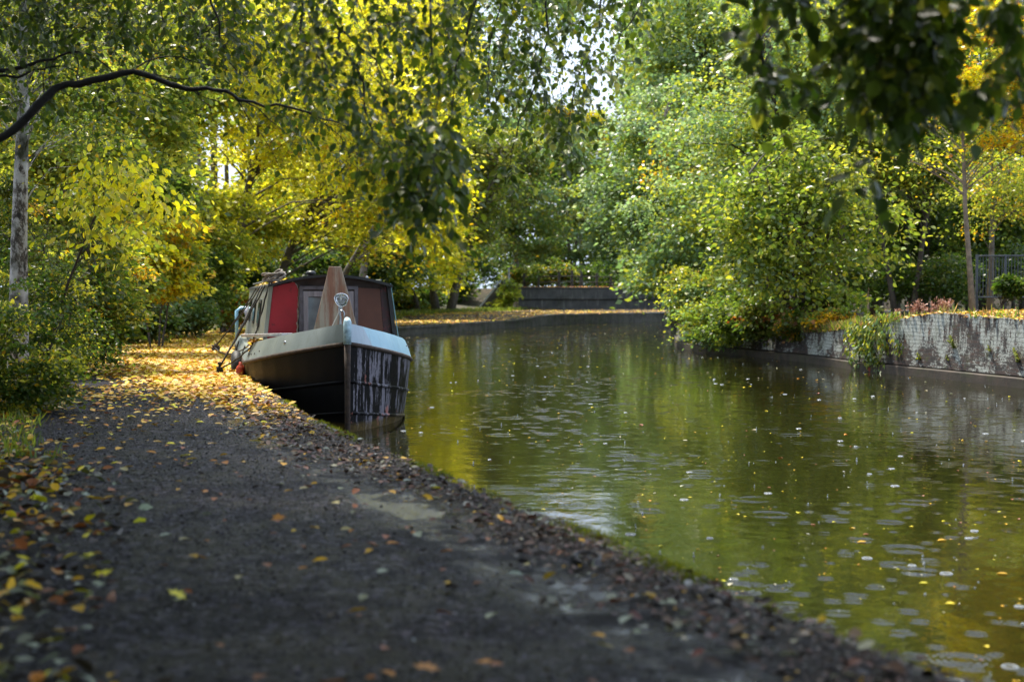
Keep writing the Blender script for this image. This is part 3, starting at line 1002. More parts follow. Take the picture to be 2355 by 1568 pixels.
    def bowl(prof, n=24):
        rows = []
        for r, h in prof:
            rows.append([(lx + sh(r * math.cos(a), r * math.sin(a))[0], ly + h, lz + sh(r * math.cos(a), r * math.sin(a))[1]) for a in np.linspace(0, 2 * math.pi, n + 1)])
        return MB().grid(rows)
    b = bowl([(.001, .085), (.03, .082), (.06, .062), (.078, .03), (.082, 0), (.088, -.004), (.088, -.018), (.078, -.02), (.075, -.006), (.06, .02), (.035, .045), (.001, .052)])
    head = b.build('headlamp', CHROME, root, smooth=True)
    gk = N('lamp_glass'); gb = gk.n('BsdfGlass', i_Roughness=.03, i_IOR=1.25)
    bowl([(.001, -.036), (.03, -.034), (.055, -.027), (.077, -.014)]).build('lens', gk.done(gb.outputs[0]), head, smooth=True)
    MB().tube([(lx, ly + .02, lz - .005), (lx, ly + .01, lz + .045)], .012, 8).build('bulb', mat_simple('bulb_white', (.8, .8, .78), .2, .05), head)
    MB().tube([(lx - .02, ly + .03, lz - .08), (lx - .03, ly + .05, lz - .17), (lx - .07, ly + .08, lz - .26), (lx - .1, ly + .12, lz - .33), (lx - .14, ly + .18, lz - .375), (lx - .2, ly + .3, lz - .37)], .006, 6).build('lamp_cable', mat_simple('pale_cable', (.5, .48, .45), .5), root, smooth=True)
    # mushroom vents, small roof fittings
    for (vx, vy, r, h) in ((-.13, 4.2, .075, .1), (.1, 7.6, .07, .09)):
        MB().lathe([(r * .55, 0), (r * .55, h * .45), (r, h * .5), (r * .98, h * .8), (r * .6, h), (.001, h * 1.03)], 18, (vx, vy, cz(vx) - .012)).build('roof_vent', TRIM, root, smooth=True)
    for (vx, vy) in ((.52, 2.6), (.66, 3.5)):
        MB().lathe([(.012, 0), (.02, .03), (.014, .05), (.001, .055)], 10, (vx, vy, cz(vx) - .008)).build('roof_stud', STEEL, root)
    # handrail along the left roof edge
    for s in (-1, 1):
        MB().tube([(s * (hr - .06), y, cz(hr - .06) + .05) for y in (2.9, 5, 8, 11.2)], .014, 6).build('roof_rail', CABIN, root)
    # bolts in the bulwark
    for s, u, z in ((-1, 1.02, 1.03), (-1, 1.75, .9), (-1, 1.96, .86), (-1, 2.2, .84), (-1, 2.38, .83), (1, 1.75, .95), (1, 2.02, .93)):
        big = u == 1.02
        o = MB().lathe([(.024 if big else .012, 0), (.02 if big else .01, .016), (.001, .02)], 10, (0, 0, 0)).build('bolt', STEEL if big else TRIM, root)
        o.location = (s * (fB(u) - .035 * (z - zB(u)) / .1 + .012), u, z)
        o.rotation_euler = (0, s * math.pi / 2, -s * .5)
    # stern rail with a pale blue post
    BLUE = mat_simple('pale_blue_post', (.22, .44, .56), .4, .25, 9, .1)
    MB().tube([(-1.06, 11.7, .75), (-1.06, 11.7, 1.3), (-.98, 11.85, 1.36), (.98, 11.85, 1.36), (1.06, 11.7, 1.3), (1.06, 11.7, .75)], .035, 8).build('stern_rail', BLUE, root, smooth=True)
    # leaves caught on the side deck are litter, made later
    return root


make_boat()

# ---- things lying on, hanging from and tying up the boat
def loose_things():
    PLW = mat_simple('pale_board', (.42, .41, .42), .55, .25, 9, .3)
    DKR = mat_simple('tarred_rope', (.028, .025, .024), .8, .4, 60, .6)
    ROPE = mat_simple('grey_rope', (.20, .17, .14), .85, .4, 60, .7)
    # plank resting across the left gunwale
    a, b = Vector(bw(-1.10, 2.62, 1.075)), Vector(bw(-.62, 1.5, 1.115))
    d = b - a
    pl = tag(MB().box((0, 0, 0), (d.length, .16, .04)).build('gangplank', PLW, None, bevel=.006), 'pale plank lying across the left gunwale in front of the red panel', 'plank')
    pl.location = (a + b) / 2
    pl.rotation_mode = 'QUATERNION'
    pl.rotation_quaternion = d.to_track_quat('X', 'Z')
    # coil of rope on the roof corner
    c = Vector(bw(-.70, 2.75, 1.80))
    mb = MB(); rng = random.Random(5)
    pts = []
    for i in range(130):
        an = i * .42
        r = .105 + .035 * math.sin(i * .71) + rng.uniform(-.012, .012)
        pts.append((r * math.cos(an) * 1.1, r * math.sin(an), .012 + .0009 * i + .02 * math.sin(i * .9)))
    mb.tube(pts, .014, 6)
    co = tag(mb.build('rope_coil', ROPE, None, smooth=True), 'coil of grey rope heaped on the front left corner of the cabin roof', 'rope')
    co.location = c
    co.rotation_euler = (0, -.28, BA)
    # mooring pins
    p1, p2 = at(494, 811, 27.4), at(502, 863, 19.8)
    for p, lb in ((p1, 'dark iron mooring pin knotted with rope, farther along the towpath'), (p2, 'low iron mooring pin driven into the leaves close to the boat bow')):
        m = MB()
        m.tube([(0, 0, -.1), (.02, 0, .16)], .018, 8)
        m.lathe([(.001, .185), (.03, .18), (.032, .155), (.02, .15)], 10, (.02, 0, 0))
        o = empty('mooring_pin', (p[0], p[1], .0))
        tag(o, lb, 'mooring pin', 'pins holding the mooring ropes')
        m.build('pin', TRIMX, o)
        kn = []
        big = 1.0 if p is p1 else .5
        for i in range(60):
            an = i * .5
            kn.append((.02 + .06 * big * math.cos(an) * (1 + .3 * math.sin(i * .37)), .06 * big * math.sin(an), .05 + .0014 * i * big + .02 * math.sin(i * .8)))
        m2 = MB(); m2.tube(kn, .014, 6)
        m2.build('knot', DKR, o, smooth=True)

    def rope(a, b, sag, lb, r=.011, mat=DKR):
        a, b = Vector(a), Vector(b)
        pts = []
        for i in range(15):
            t = i / 14
            p = a.lerp(b, t); p.z -= sag * 4 * t * (1 - t)
            p.z += .004 * math.sin(i * 2.1); p.x += .005 * math.sin(i * 1.7)
            pts.append(p - a)
        o = MB().tube(pts, r, 6).build('mooring_rope', mat, None, smooth=True)
        o.location = a
        tag(o, lb, 'rope', 'mooring ropes from the boat to the bank')
    q1 = (p1[0], p1[1], .10); q2 = (p2[0], p2[1], .09)
    rope(q1, bw(-.80, 7.0, 1.76), .03, 'uppermost taut rope from the farther pin to the cabin roof')
    rope((q1[0], q1[1], .14), bw(-.81, 5.2, 1.76), .05, 'second taut rope from the farther pin, just under the uppermost one')
    rope(q1, bw(-.98, 3.2, 1.0), .16, 'slack sagging rope from the farther pin to the gunwale')
    rope(q2, bw(-.83, 4.2, 1.76), .03, 'taut rope from the nearer pin up to the cabin roof edge')
    rope((q2[0] + .02, q2[1], .12), bw(-.82, 3.2, 1.76), .02, 'taut rope from the nearer pin to the roof beside the coil')
    rope(q2, bw(-.98, 2.6, .99), .05, 'short rope from the nearer pin to the bow gunwale')
    rope(bw(-.79, 2.62, 1.79), bw(-1.075, 2.55, .80), .03, 'dark rope hanging from the roof coil down the cabin side', .012)
    # fenders between hull and quay
    fo = empty('fender', bw(-1.17, 3.1, .50)); fo.rotation_euler = (0, 0, BA)
    tag(fo, 'small orange red cylinder fender hanging beside the black hull', 'fender')
    MB().lathe([(.001, -.16), (.045, -.155), (.062, -.12), (.062, .10), (.05, .14), (.022, .165), (.02, .2), (.001, .205)], 16).build('body', mat_simple('orange_vinyl', (.42, .055, .02), .45, .3, 12, .2), fo, smooth=True)
    MB().tube([(0, 0, .19), (.02, 0, .3), (.06, 0, .42)], .008, 6).build('lanyard', DKR, fo)
    ty = empty('tyre_fender', bw(-1.2, 4.6, .52)); ty.rotation_euler = (0, 0, BA)
    tag(ty, 'black rubber tyre hung as a fender behind the orange one', 'fender')
    rows = [[((.075 * math.cos(b)), (.2 + .085 * math.sin(b)) * math.cos(a), (.2 + .085 * math.sin(b)) * math.sin(a)) for b in np.linspace(0, 2 * math.pi, 11)] for a in np.linspace(0, 2 * math.pi, 25)]
    MB().grid(rows).build('tyre', mat_simple('tyre_rubber', (.012, .012, .013), .6, .3, 20, .3), ty, smooth=True)
    MB().tube([(.0, 0, .28), (.04, 0, .42)], .01, 6).build('lanyard', DKR, ty)
    # white sheet bundled at the stern rail
    rng = np.random.default_rng(8)
    rows = []
    for i, a in enumerate(np.linspace(0, 1, 14)):
        row = []
        for j, b in enumerate(np.linspace(0, 2 * math.pi, 17)):
            r = .14 + .05 * math.sin(5 * b + 4 * a) + .03 * math.sin(9 * b - 7 * a)
            r *= .35 + .9 * math.sin(math.pi * min(.97, max(.04, a))) ** .7
            row.append((r * math.cos(b), 1.0 * r * math.sin(b), -.30 + .62 * a))
        row[-1] = row[0]
        rows.append(row)
    sh = tag(MB().grid(rows).build('sheet_bundle', mat_simple('white_sheet', (.5, .5, .56), .7, .1, 6, .2), None, smooth=True), 'crumpled white sheet bundled on the blue stern rail', 'sheet')
    sh.location = at(576, 722, 28.1); sh.scale = (.55, .55, .6)


TRIMX = mat_simple('black_iron', (.015, .014, .014), .5, .4, 20, .3)
loose_things()


# ================================================================== TREES AND SHRUBS
PX_M = lambda px, D: px * D / F


def gz(x, y):
    """height of the ground under a plant"""
    if x < fL(y): return zleft(x, y) + .0
    return fZR(y) - .03 + min(.35, .045 * max(0, x - fR(y) - .3))


def PT(name, label, cat, px, py, rx, ry, D, pal, nclump, nleaf, size, base=None, ncr=None, group=None, depth=1.0, **kw):
    c = at(px, py, D)
    r = (PX_M(rx, D), PX_M(rx, D) * depth, PX_M(ry, D))
    if base is None: base = (c[0], c[1] + .3)
    b = (base[0], base[1], gz(*base) if D < 100 else 1.6)
    if D > 19: size *= 1.5
    H = c[2] + r[2] - b[2]
    cl = kw.pop('clump_r', min(r) * .42)
    return tree(name, label, cat, b, H, c, r, nclump, nleaf, cl, size, pal, group=group, **kw)


BIRCH = None


def birch_bark():
    k = N('birch_bark')
    v = k.coord(); n = k.noise(k.coord(scale=(1, 1, .55)), 9, 6, .75); n2 = k.noise(v, 3.2, 4)
    c = k.ramp(n, [(.38, (.03, .024, .02)), (.45, (.14, .11, .09)), (.5, (.50, .46, .43)), (.75, (.7, .67, .65))])
    c = k.mix(c, (.035, .04, .015), k.ramp(n2, [(.5, 0.0), (.62, .85)]))
    return k.done(k.bsdf(c, .8, k.bump(n, .6, .02)))


BIRCH = birch_bark()
sid = [100]


def S():
    sid[0] += 1
    return sid[0]


def left_bank():
    g = 'trees on the towpath side'
    b = at(38, 700, 15.6)
    tree('birch_tree', 'birch with flaking white and dark bark rising behind the left hedge', 'tree', (b[0], b[1], gz(b[0], b[1])), 7, at(110, 60, 16.2), (1.15, 1.3, 1.5),
         70, 150, .42, .055, PAL_HEDGE, .105, 1, g, bark=BIRCH, T=T6, limb_r=.014,
         trunk_pts=[(b[0], b[1], -.1), at(44, 560, 15.6), at(48, 400, 15.6), at(54, 240, 15.6), at(50, 90, 15.7), at(58, -120, 15.8), at(70, -420, 16)])
    PT('lime_tree', 'young tree with large clear yellow leaves hanging over the path edge', 'tree', 280, 455, 150, 130, 15.6, [(YEL, 6), (LEM, 4), (YG, 2.5), (LG, 1)], 64, 17, .088, base=(-5.45, 16.5), trunk_r=.024, limb_r=.004, seed=2, group=g, T=T6, clump_r=.34, mixp=.35, droop=1.0, inner=.05)
    # ---- the hedge of shrubs along the left edge
    gh = 'shrubs of the left hedge'
    H_ = [
        (30, 850, 110, 200, 13.2, [(GRN, 4), (OLV, 3), (DKG, 2.5), (YG, 1), (LEM, .9), (GOLD, .4)], 'small leaved green shrub nearest the camera at the left path edge'),
        (75, 740, 130, 180, 16.5, [(GRN, 4), (OLV, 3), (DKG, 2.5), (YG, 1), (LEM, .9), (GOLD, .4)], 'green and yellow shrub below the birch trunk'),
        (30, 560, 90, 170, 17.5, [(GRN, 4), (OLV, 3), (DKG, 2.5), (YG, 1), (LEM, .9), (GOLD, .4)], 'dark green shrub wrapped round the foot of the birch'),
        (160, 690, 120, 150, 19.5, [(GRN, 4), (OLV, 3), (DKG, 2.5), (YG, 1), (LEM, .9), (GOLD, .4)], 'yellow flecked shrub spilling toward the leafy path'),
        (205, 590, 120, 120, 22, PAL_HEDGE, 'tall green shrub under the large yellow leaves'),
        (255, 680, 80, 90, 26, PAL_GRN, 'rounded green shrub at the bend of the path edge'),
        (350, 600, 90, 90, 30, [(YEL, 3), (GOLD, 2), (YG, 3), (LG, 2)], 'golden shrub beside the dark hollow in the hedge'),
        (300, 725, 80, 45, 33, PAL_OLV, 'low olive bramble mound on the verge'),
        (400, 712, 80, 42, 38, PAL_OLV, 'low tangled bramble behind the leaf covered path'),
        (445, 640, 90, 70, 40, PAL_GRN, 'green shrub behind the low brambles'),
        (512, 695, 60, 45, 46, [(LG, 4), (YG, 2), (ORG, 1.2), ((.5, .2, .1), .8)], 'shrub with pinkish orange leaves just left of the boat'),
        (580, 640, 90, 60, 50, PAL_DK, 'dark green shrub behind the stern of the boat'),
        (690, 610, 110, 55, 56, PAL_DK, 'dark shrub behind the boat roof'),
    ]
    for i, (px, py, rx, ry, D, pal, lb) in enumerate(H_):
        sc = D / 20
        PT('hedge_shrub', lb, 'shrub', px, py, rx, ry, D, pal, 46 + int(10 * sc), 190, .048 if D < 25 else .06 + .0008 * D, group=gh, stems=3, trunk_r=.035, seed=S(), T=T4 if D > 24 else T6,
           low=.05, inner=.45, clump_r=PX_M(rx, D) * .34)
    # ---- trees behind
    B_ = [
        ('leafy_tree', 'green tree filling the top left corner behind the birch', 120, 250, 190, 230, 21, PAL_HEDGE, (-9.3, 22), .12, .07, 60, 240),
        ('leafy_tree', 'green and yellow tree left of the pale sky gaps', 330, 170, 150, 190, 27, PAL_YG, (-9.9, 28.5), .13, .08, 60, 240),
        ('leafy_tree', 'soft green tree behind the large yellow leaves', 330, 420, 120, 120, 31, PAL_GRN, (-10.5, 32), .1, .085, 40, 220),
        ('yellow_tree', 'bright yellow tree at the top left of the yellow group', 500, 120, 150, 190, 40, PAL_YEL, (-11.8, 42), .16, .11, 80, 150),
        ('leafy_tree', 'yellow green tree behind the golden shrub', 480, 520, 110, 95, 42, [(LEM, 3), (YG, 4), (YEL, 2), (LG, 2)], (-10.8, 44), .12, .1, 45, 220),
        ('yellow_tree', 'largest bright yellow tree rising behind the boat', 680, 190, 190, 230, 44, PAL_YEL, (-9.4, 47), .2, .11, 110, 150),
        ('yellow_tree', 'yellow tree spreading right over the water behind the boat', 860, 350, 170, 200, 47, PAL_YEL, (-8.6, 50), .2, .11, 110, 150),
        ('yellow_tree', 'yellow tree with the lowest hanging boughs beside the far bank', 985, 450, 90, 150, 52, [(YEL, 5), (LEM, 4), (YG, 2)], (-7.2, 55), .14, .11, 60, 150),
        ('yellow_tree', 'yellow tree half hidden by the dark hanging branches', 930, 130, 150, 170, 64, [(YEL, 5), (LEM, 3), (YG, 3), (LG, 1)], (-7.2, 68), .2, .14, 60, 240),
        ('leafy_tree', 'lime green tree standing just above the boat roof', 600, 470, 130, 100, 48, [(YG, 4), (LG, 2), (LEM, 4), (YEL, 2)], (-10.6, 52), .12, .11, 50, 240),
        ('leafy_tree', 'yellow green tree above the right half of the boat', 760, 500, 150, 85, 58, [(LEM, 4), (YG, 4), (YEL, 3), (LG, 1)], (-9, 62), .14, .12, 55, 240),
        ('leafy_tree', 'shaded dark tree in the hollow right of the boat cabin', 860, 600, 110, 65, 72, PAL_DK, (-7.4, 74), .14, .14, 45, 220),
        ('leafy_tree', 'olive tree behind the yellow boughs by the far bank', 885, 600, 60, 70, 84, PAL_OLV, (-5.6, 85), .16, .15, 45, 220),
    ]
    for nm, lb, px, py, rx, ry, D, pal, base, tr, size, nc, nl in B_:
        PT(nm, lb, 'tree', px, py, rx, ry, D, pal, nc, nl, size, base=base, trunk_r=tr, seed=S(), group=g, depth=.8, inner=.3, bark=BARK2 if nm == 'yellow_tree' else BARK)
    # ---- round the bend
    C_ = [
        ('multi_stem_tree', 'tree with several leaning trunks standing on the far towpath verge', 1075, 425, 120, 150, 88, [(OLV, 4), (GRN, 3), (LG, 2), (YG, 1)], (-4.3, 88), .3, .15, 70, 240, 4),
        ('leafy_tree', 'grey green tree above the sloping ramp wall', 1200, 450, 110, 150, 104, PAL_OLV, (.2, 108), .25, .17, 70, 240, 1),
        ('leafy_tree', 'pale green tree directly below the bright sky gap', 1310, 430, 90, 150, 116, [(BLG, 4), (LG, 3), (OLV, 2)], (5, 118), .25, .18, 70, 240, 2),
        ('leafy_tree', 'small golden tree top touching the sky gap', 1335, 285, 60, 60, 124, PAL_ORG, (6.1, 126), .2, .18, 24, 200, 1),
        ('leafy_tree', 'yellow green tree high behind the hanging twigs', 1170, 370, 95, 80, 118, PAL_YG, (.3, 120), .25, .18, 55, 240, 1),
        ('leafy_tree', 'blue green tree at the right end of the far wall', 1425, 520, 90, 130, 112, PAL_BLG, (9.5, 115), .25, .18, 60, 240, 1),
    ]
    for nm, lb, px, py, rx, ry, D, pal, base, tr, size, nc, nl, st in C_:
        PT(nm, lb, 'tree', px, py, rx, ry, D, pal, nc, nl, size, base=base, trunk_r=tr, seed=S(), group='trees round the far bend', depth=.7, stems=st, bark=BARK2)
    D_ = [
        (1215, 630, 60, 24, 107, [(OLV, 4), (YG, .7), (GOLD, .4), (GRN, 4)], 'olive green bush behind the left end of the timber fence'),
        (1290, 628, 60, 22, 108, [(YG, 1), (GOLD, .8), (GRN, 4), (OLV, 2)], 'green bush with a little gold behind the middle of the timber fence'),
        (1400, 632, 75, 30, 108, PAL_DK, 'dark bush behind the right end of the timber fence'),
        (1490, 640, 70, 28, 106.5, PAL_DK, 'dark bush overhanging the right end of the concrete wall'),
        (1120, 600, 70, 50, 115, PAL_DK, 'tall dark bush filling the gap left of the tall post'),
        (1250, 590, 80, 45, 118, PAL_GRN, 'tall green bush behind the timber fence'),
        (1360, 590, 80, 45, 120, PAL_DK, 'tall dark bush behind the fence below the sky gap'),
        (1480, 590, 80, 50, 118, PAL_GRN, 'tall green bush above the right end of the concrete wall'),
        (905, 686, 42, 24, 92, PAL_DK, 'dark undergrowth bush left of the leaning trunks'),
        (985, 684, 40, 26, 97, PAL_DK, 'dark undergrowth bush directly behind the leaning trunks'),
        (1168, 682, 20, 34, 101.2, [(YG, 3), (LG, 4)], 'bright green bush in front of the ramp wall'),
        (1060, 650, 35, 42, 104, PAL_DK, 'dark bush between the leaning trunks and the ramp'),
        (935, 695, 45, 20, 86, PAL_OLV, 'low bush on the far verge beside the leaning trunks'),
    ]
    for px, py, rx, ry, D, pal, lb in D_:
        c = at(px, py, D)
        PT('bush', lb, 'bush', px, py, rx, ry, D, pal, 34, 130, .15, group='bushes round the far bend', stems=2, trunk_r=.05, seed=S(), clump_r=PX_M(min(rx, ry), D) * .5, base=(c[0], c[1] + (.3 if D > 102 else 0)))


left_bank()


def right_bank():
    g = 'trees on the right bank'
    R_ = [
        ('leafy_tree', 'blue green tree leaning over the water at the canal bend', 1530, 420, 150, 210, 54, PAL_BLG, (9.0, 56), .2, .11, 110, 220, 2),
        ('leafy_tree', 'tall pale green tree reaching the top of the picture right of the sky gap', 1590, 150, 150, 200, 60, [(BLG, 4), (LG, 3), (YG, 2), (MINT_GLINT, 2)], (10.5, 62), .25, .12, 85, 260, 1),
        ('leafy_tree', 'blue green tree with low boughs touching the bankside bushes', 1620, 520, 160, 150, 45, [(BLG, 4), (LG, 3), (YG, 2), (MINT_GLINT, 1.8)], (7.6, 47), .15, .1, 70, 250, 2),
        ('bright_green_tree', 'bright lime green tree with several trunks on the right bank', 1830, 500, 200, 190, 35, [(YG, 3), (LG, 5), (GRN, 3), (LEM, .6), (MINT_GLINT, .4)], (7.35, 37), .12, .10, 120, 105, 5),
        ('leafy_tree', 'green tree standing above and behind the lime green one', 1830, 230, 230, 230, 43, [(LG, 5), (BLG, 3), (YG, 3), (LEM, 1), (MINT_GLINT, 1.5)], (9.6, 44.5), .2, .1, 95, 250, 2),
        ('leafy_tree', 'green tree at the upper right behind the dark near leaves', 2130, 180, 190, 220, 46, [(GRN, 4), (OLV, 2), (LG, 3), (YG, 1.5)], (13.6, 47), .22, .1, 90, 250, 1),
        ('orange_tree', 'golden leaved tree at the right edge of the wood', 2300, 170, 130, 200, 33, PAL_ORG, (13.4, 33), .12, .08, 55, 200, 1),
        ('leafy_tree', 'yellow flecked green tree between the lime green tree and the golden one', 2080, 330, 150, 130, 41, [(LG, 4), (GRN, 4), (YG, 3), (LEM, 1)], (11.6, 42), .14, .09, 80, 200, 2),
        ('leafy_tree', 'pale green tree filling the slope above the bankside bushes', 1690, 360, 150, 150, 49, [(BLG, 4), (LG, 3), (YG, 2), (MINT_GLINT, 1.8), (GOLD, .3)], (9.4, 50), .16, .1, 90, 200, 2),
        ('leafy_tree', 'shaded dark green tree behind the metal railings', 2310, 470, 130, 110, 45, PAL_GRN, (16.5, 46), .14, .1, 50, 230, 1),
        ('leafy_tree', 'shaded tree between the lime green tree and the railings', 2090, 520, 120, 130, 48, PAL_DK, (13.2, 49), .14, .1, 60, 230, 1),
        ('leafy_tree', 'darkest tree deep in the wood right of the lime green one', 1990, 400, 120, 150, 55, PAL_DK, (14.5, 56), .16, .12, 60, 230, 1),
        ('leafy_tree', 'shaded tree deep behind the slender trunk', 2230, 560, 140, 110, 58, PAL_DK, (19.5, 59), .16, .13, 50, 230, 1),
    ]
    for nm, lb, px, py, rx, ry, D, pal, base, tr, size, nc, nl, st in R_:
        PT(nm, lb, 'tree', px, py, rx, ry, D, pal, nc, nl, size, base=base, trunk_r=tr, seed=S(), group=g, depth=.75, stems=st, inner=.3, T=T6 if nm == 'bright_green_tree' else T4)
    # slender trunks in front of the dark wood
    b = at(2240, 698, 33.2)
    tree('slender_tree', 'slender pale trunked tree with golden sprays left of the railings', 'tree', (b[0], b[1], gz(b[0], b[1])), 9, at(2235, 290, 33.2), (2.3, 1.8, 1.3), 46, 45, .5, .08, [(GOLD, 2), (YEL, 2), (YG, 3), (LG, 4), (GRN, 2)], .075, S(), g, bark=mat_simple('pale_bark', (.17, .13, .09), .8, .4, 9, .4), limb_r=.02,
         trunk_pts=[(b[0], b[1], gz(b[0], b[1]) - .2), at(2228, 600, 33.2), at(2219, 480, 33.2), at(2214, 330, 33.2), at(2196, 100, 33.2), at(2190, -80, 33.2)])
    b = at(2275, 690, 36)
    tree('slender_tree', 'slender trunked yellow green tree directly behind the railings', 'tree', (b[0], b[1], gz(b[0], b[1])), 7, at(2300, 430, 36), (1.2, 1.2, 1.2), 40, 130, .45, .085, [(YG, 4), (LG, 4), (GOLD, 1.2), (LEM, 1)], .09, S(), g, bark=BARK2, limb_r=.02,
         trunk_pts=[(b[0], b[1], gz(b[0], b[1]) - .2), at(2280, 560, 36), at(2283, 430, 36), at(2275, 250, 36)])
    for px, D, w, lb in ((2010, 50, .12, 'thin dark trunk leaning left in the shaded wood'), (2100, 47, .1, 'thin dark upright trunk in the shaded wood'), (2155, 52, .14, 'thicker dark trunk nearest the slender pale one')):
        b = at(px, 690, D)
        tree('shaded_tree', lb, 'tree', (b[0], b[1], gz(b[0], b[1])), 8, at(px + 20, 250, D), (1.6, 1.4, 1.8), 26, 200, .6, .12, PAL_DK, w, S(), g, bark=BARK,
             trunk_pts=[(b[0], b[1], gz(b[0], b[1]) - .2), at(px - 12, 560, D), at(px - 30, 400, D), at(px - 25, 200, D)])
    # bushes leaning over the water
    gb = 'bushes along the right bank'
    Q_ = [
        (1610, 690, 65, 60, 41, PAL_BLG, 'blue green bush farthest along the right water edge'),
        (1640, 740, 85, 50, 39, [(BLG, 4), (LG, 3), (YG, 1.5)], 'bush dipping to the water at the end of the brick wall'),
        (1640, 660, 80, 60, 41, [(LG, 4), (YG, 3), (GOLD, .8)], 'yellow green bush above the bush that dips to the water'),
        (1690, 745, 65, 40, 37.3, PAL_GRN, 'green bush with arching sprays over the wall end'),
        (1760, 735, 55, 40, 36, [(GRN, 3), (OLV, 3), (RUST, .6)], 'olive bush with rusty sprays below the lime green tree'),
        (1700, 700, 90, 40, 39.5, PAL_GRN, 'green bush at the foot of the leaning trees'),
        (1835, 745, 45, 26, 34.8, [(OLV, 3), (GRN, 2), ((.4, .2, .1), 1), (GOLD, .6)], 'low brown flecked bush on top of the overgrown wall'),
        (1905, 735, 45, 26, 33.6, [(OLV, 2), (LG, 2), (GOLD, 2), ((.45, .2, .1), 1)], 'low bush with golden and pink leaves by the limewashed wall'),
        (1890, 680, 70, 30, 37, PAL_DK, 'dark low bush behind the dried weeds'),
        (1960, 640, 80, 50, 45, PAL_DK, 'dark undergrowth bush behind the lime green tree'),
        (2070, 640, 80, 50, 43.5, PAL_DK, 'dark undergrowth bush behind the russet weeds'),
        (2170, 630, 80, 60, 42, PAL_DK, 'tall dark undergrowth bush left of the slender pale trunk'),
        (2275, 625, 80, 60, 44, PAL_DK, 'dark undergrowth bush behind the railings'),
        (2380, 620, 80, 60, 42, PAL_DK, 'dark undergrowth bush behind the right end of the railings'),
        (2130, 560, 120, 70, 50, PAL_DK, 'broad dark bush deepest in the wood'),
        (2325, 655, 30, 22, 33.4, PAL_DK, 'green bush growing through the metal railings'),
    ]
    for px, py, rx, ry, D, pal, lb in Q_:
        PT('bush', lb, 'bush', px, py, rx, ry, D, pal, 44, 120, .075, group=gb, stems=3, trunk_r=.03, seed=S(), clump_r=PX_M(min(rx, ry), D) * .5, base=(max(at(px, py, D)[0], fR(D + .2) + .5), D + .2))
    # ivy hanging down the wall
    rng = np.random.default_rng(41)
    o = at(1975, 730, 30.2)
    iv = empty('ivy_plant', (fR(30.2), 30.2, fZR(30.2)))
    tag(iv, 'ivy with green and yellow leaves trailing down the wall to the water', 'ivy')
    L = Leaves(); mb = MB()
    for s in range(16):
        y0 = 30.2 + rng.normal(0, .5)
        pts = []
        ln = rng.uniform(.5, 1.15)
        for i in range(12):
            t = i / 11
            y = y0 + .25 * math.sin(3 * t + s) - .2 * t
            z = fZR(y) + .12 - t * ln
            x = fR(y) + .02 - .05 - .10 * math.sin(math.pi * min(1, t * 1.1)) + (.15 if t < .1 else 0)
            pts.append((x - iv.location.x, y - iv.location.y, z - iv.location.z))
        mb.tube(pts, .008, 5)
        pp = np.array(pts)
        n = 85
        idx = rng.integers(0, 12, n)
        pos = pp[idx] + rng.normal(0, 1, (n, 3)) * [.04, .1, .06] + [-.05, 0, 0]
        ax = np.stack([rng.normal(-.3, .3, n), rng.normal(0, .5, n), rng.normal(-.9, .3, n)], 1)
        nr = np.stack([rng.normal(-1, .3, n), rng.normal(-.3, .4, n), rng.normal(.5, .3, n)], 1)
        L.add(T6, pos, ax, nr, rng.uniform(.06, .12, n), pick(rng, [(GRN, 3), (LG, 3), (YG, 2.2), (BLG, 2), (YEL, .6), ((.5, .08, .03), .12)], n))
    mb.build('stem', BRANCH, iv); L.build('foliage', LEAF, iv)
    # small ferns rooted in the brickwork
    for px, py, D, sc, lb in ((2203, 800, 27.0, .26, 'upright fern growing from the pale limewashed bricks'), (2180, 830, 27.2, .13, 'small fern low on the limewashed wall, left of the upright fern'),
                              (2110, 828, 28.2, .18, 'drooping fern beside the ivy on the limewashed wall'), (2345, 832, 24.9, .28, 'large fern at the right end of the wall'), (2285, 808, 25.8, .14, 'small fern near the right end of the wall'),
                              (1815, 772, 34.7, .22, 'fern hanging from the overgrown part of the wall')):
        z = at(px, py, D)[2]
        y = D
        fo = empty('fern', (fR(y) + .03, y, z))
        tag(fo, lb, 'fern', 'ferns rooted in the brick wall')
        L = Leaves(); mb = MB()
        for f_ in range(6):
            a = rng.uniform(-1.2, 1.2) if f_ else 0
            pts = []
            for i in range(9):
                t = i / 8
                pts.append(np.array([-.35 * sc * math.sin(1.8 * t) - .0, math.sin(a) * sc * t * 1.2, sc * (1.5 * t * math.cos(a) - .9 * t * t * (1.2 - .6 * math.cos(a)))]))
            mb.tube(pts, .004, 4)
            for i in range(1, 9):
                w = sc * .38 * (1 - i / 10)
                for sd in (-1, 1):
                    n = 2
                    p = pts[i] - (pts[i] - pts[i - 1]) * rng.random((n, 1))
                    L.add(T4, p, np.tile([-.25, sd * 1.0, .25], (n, 1)) + rng.normal(0, .1, (n, 3)), np.tile([-.8, 0, .6], (n, 1)), np.full(n, w), pick(rng, [(LG, 4), (YG, 3), (LEM, 1)], n))
        mb.build('stem', BRANCH, fo); L.build('frond', LEAF, fo)
    # dried dock weeds, russet seed heads
    DOCK = [(.36, .17, .12), (.28, .12, .08), (.45, .27, .2)]
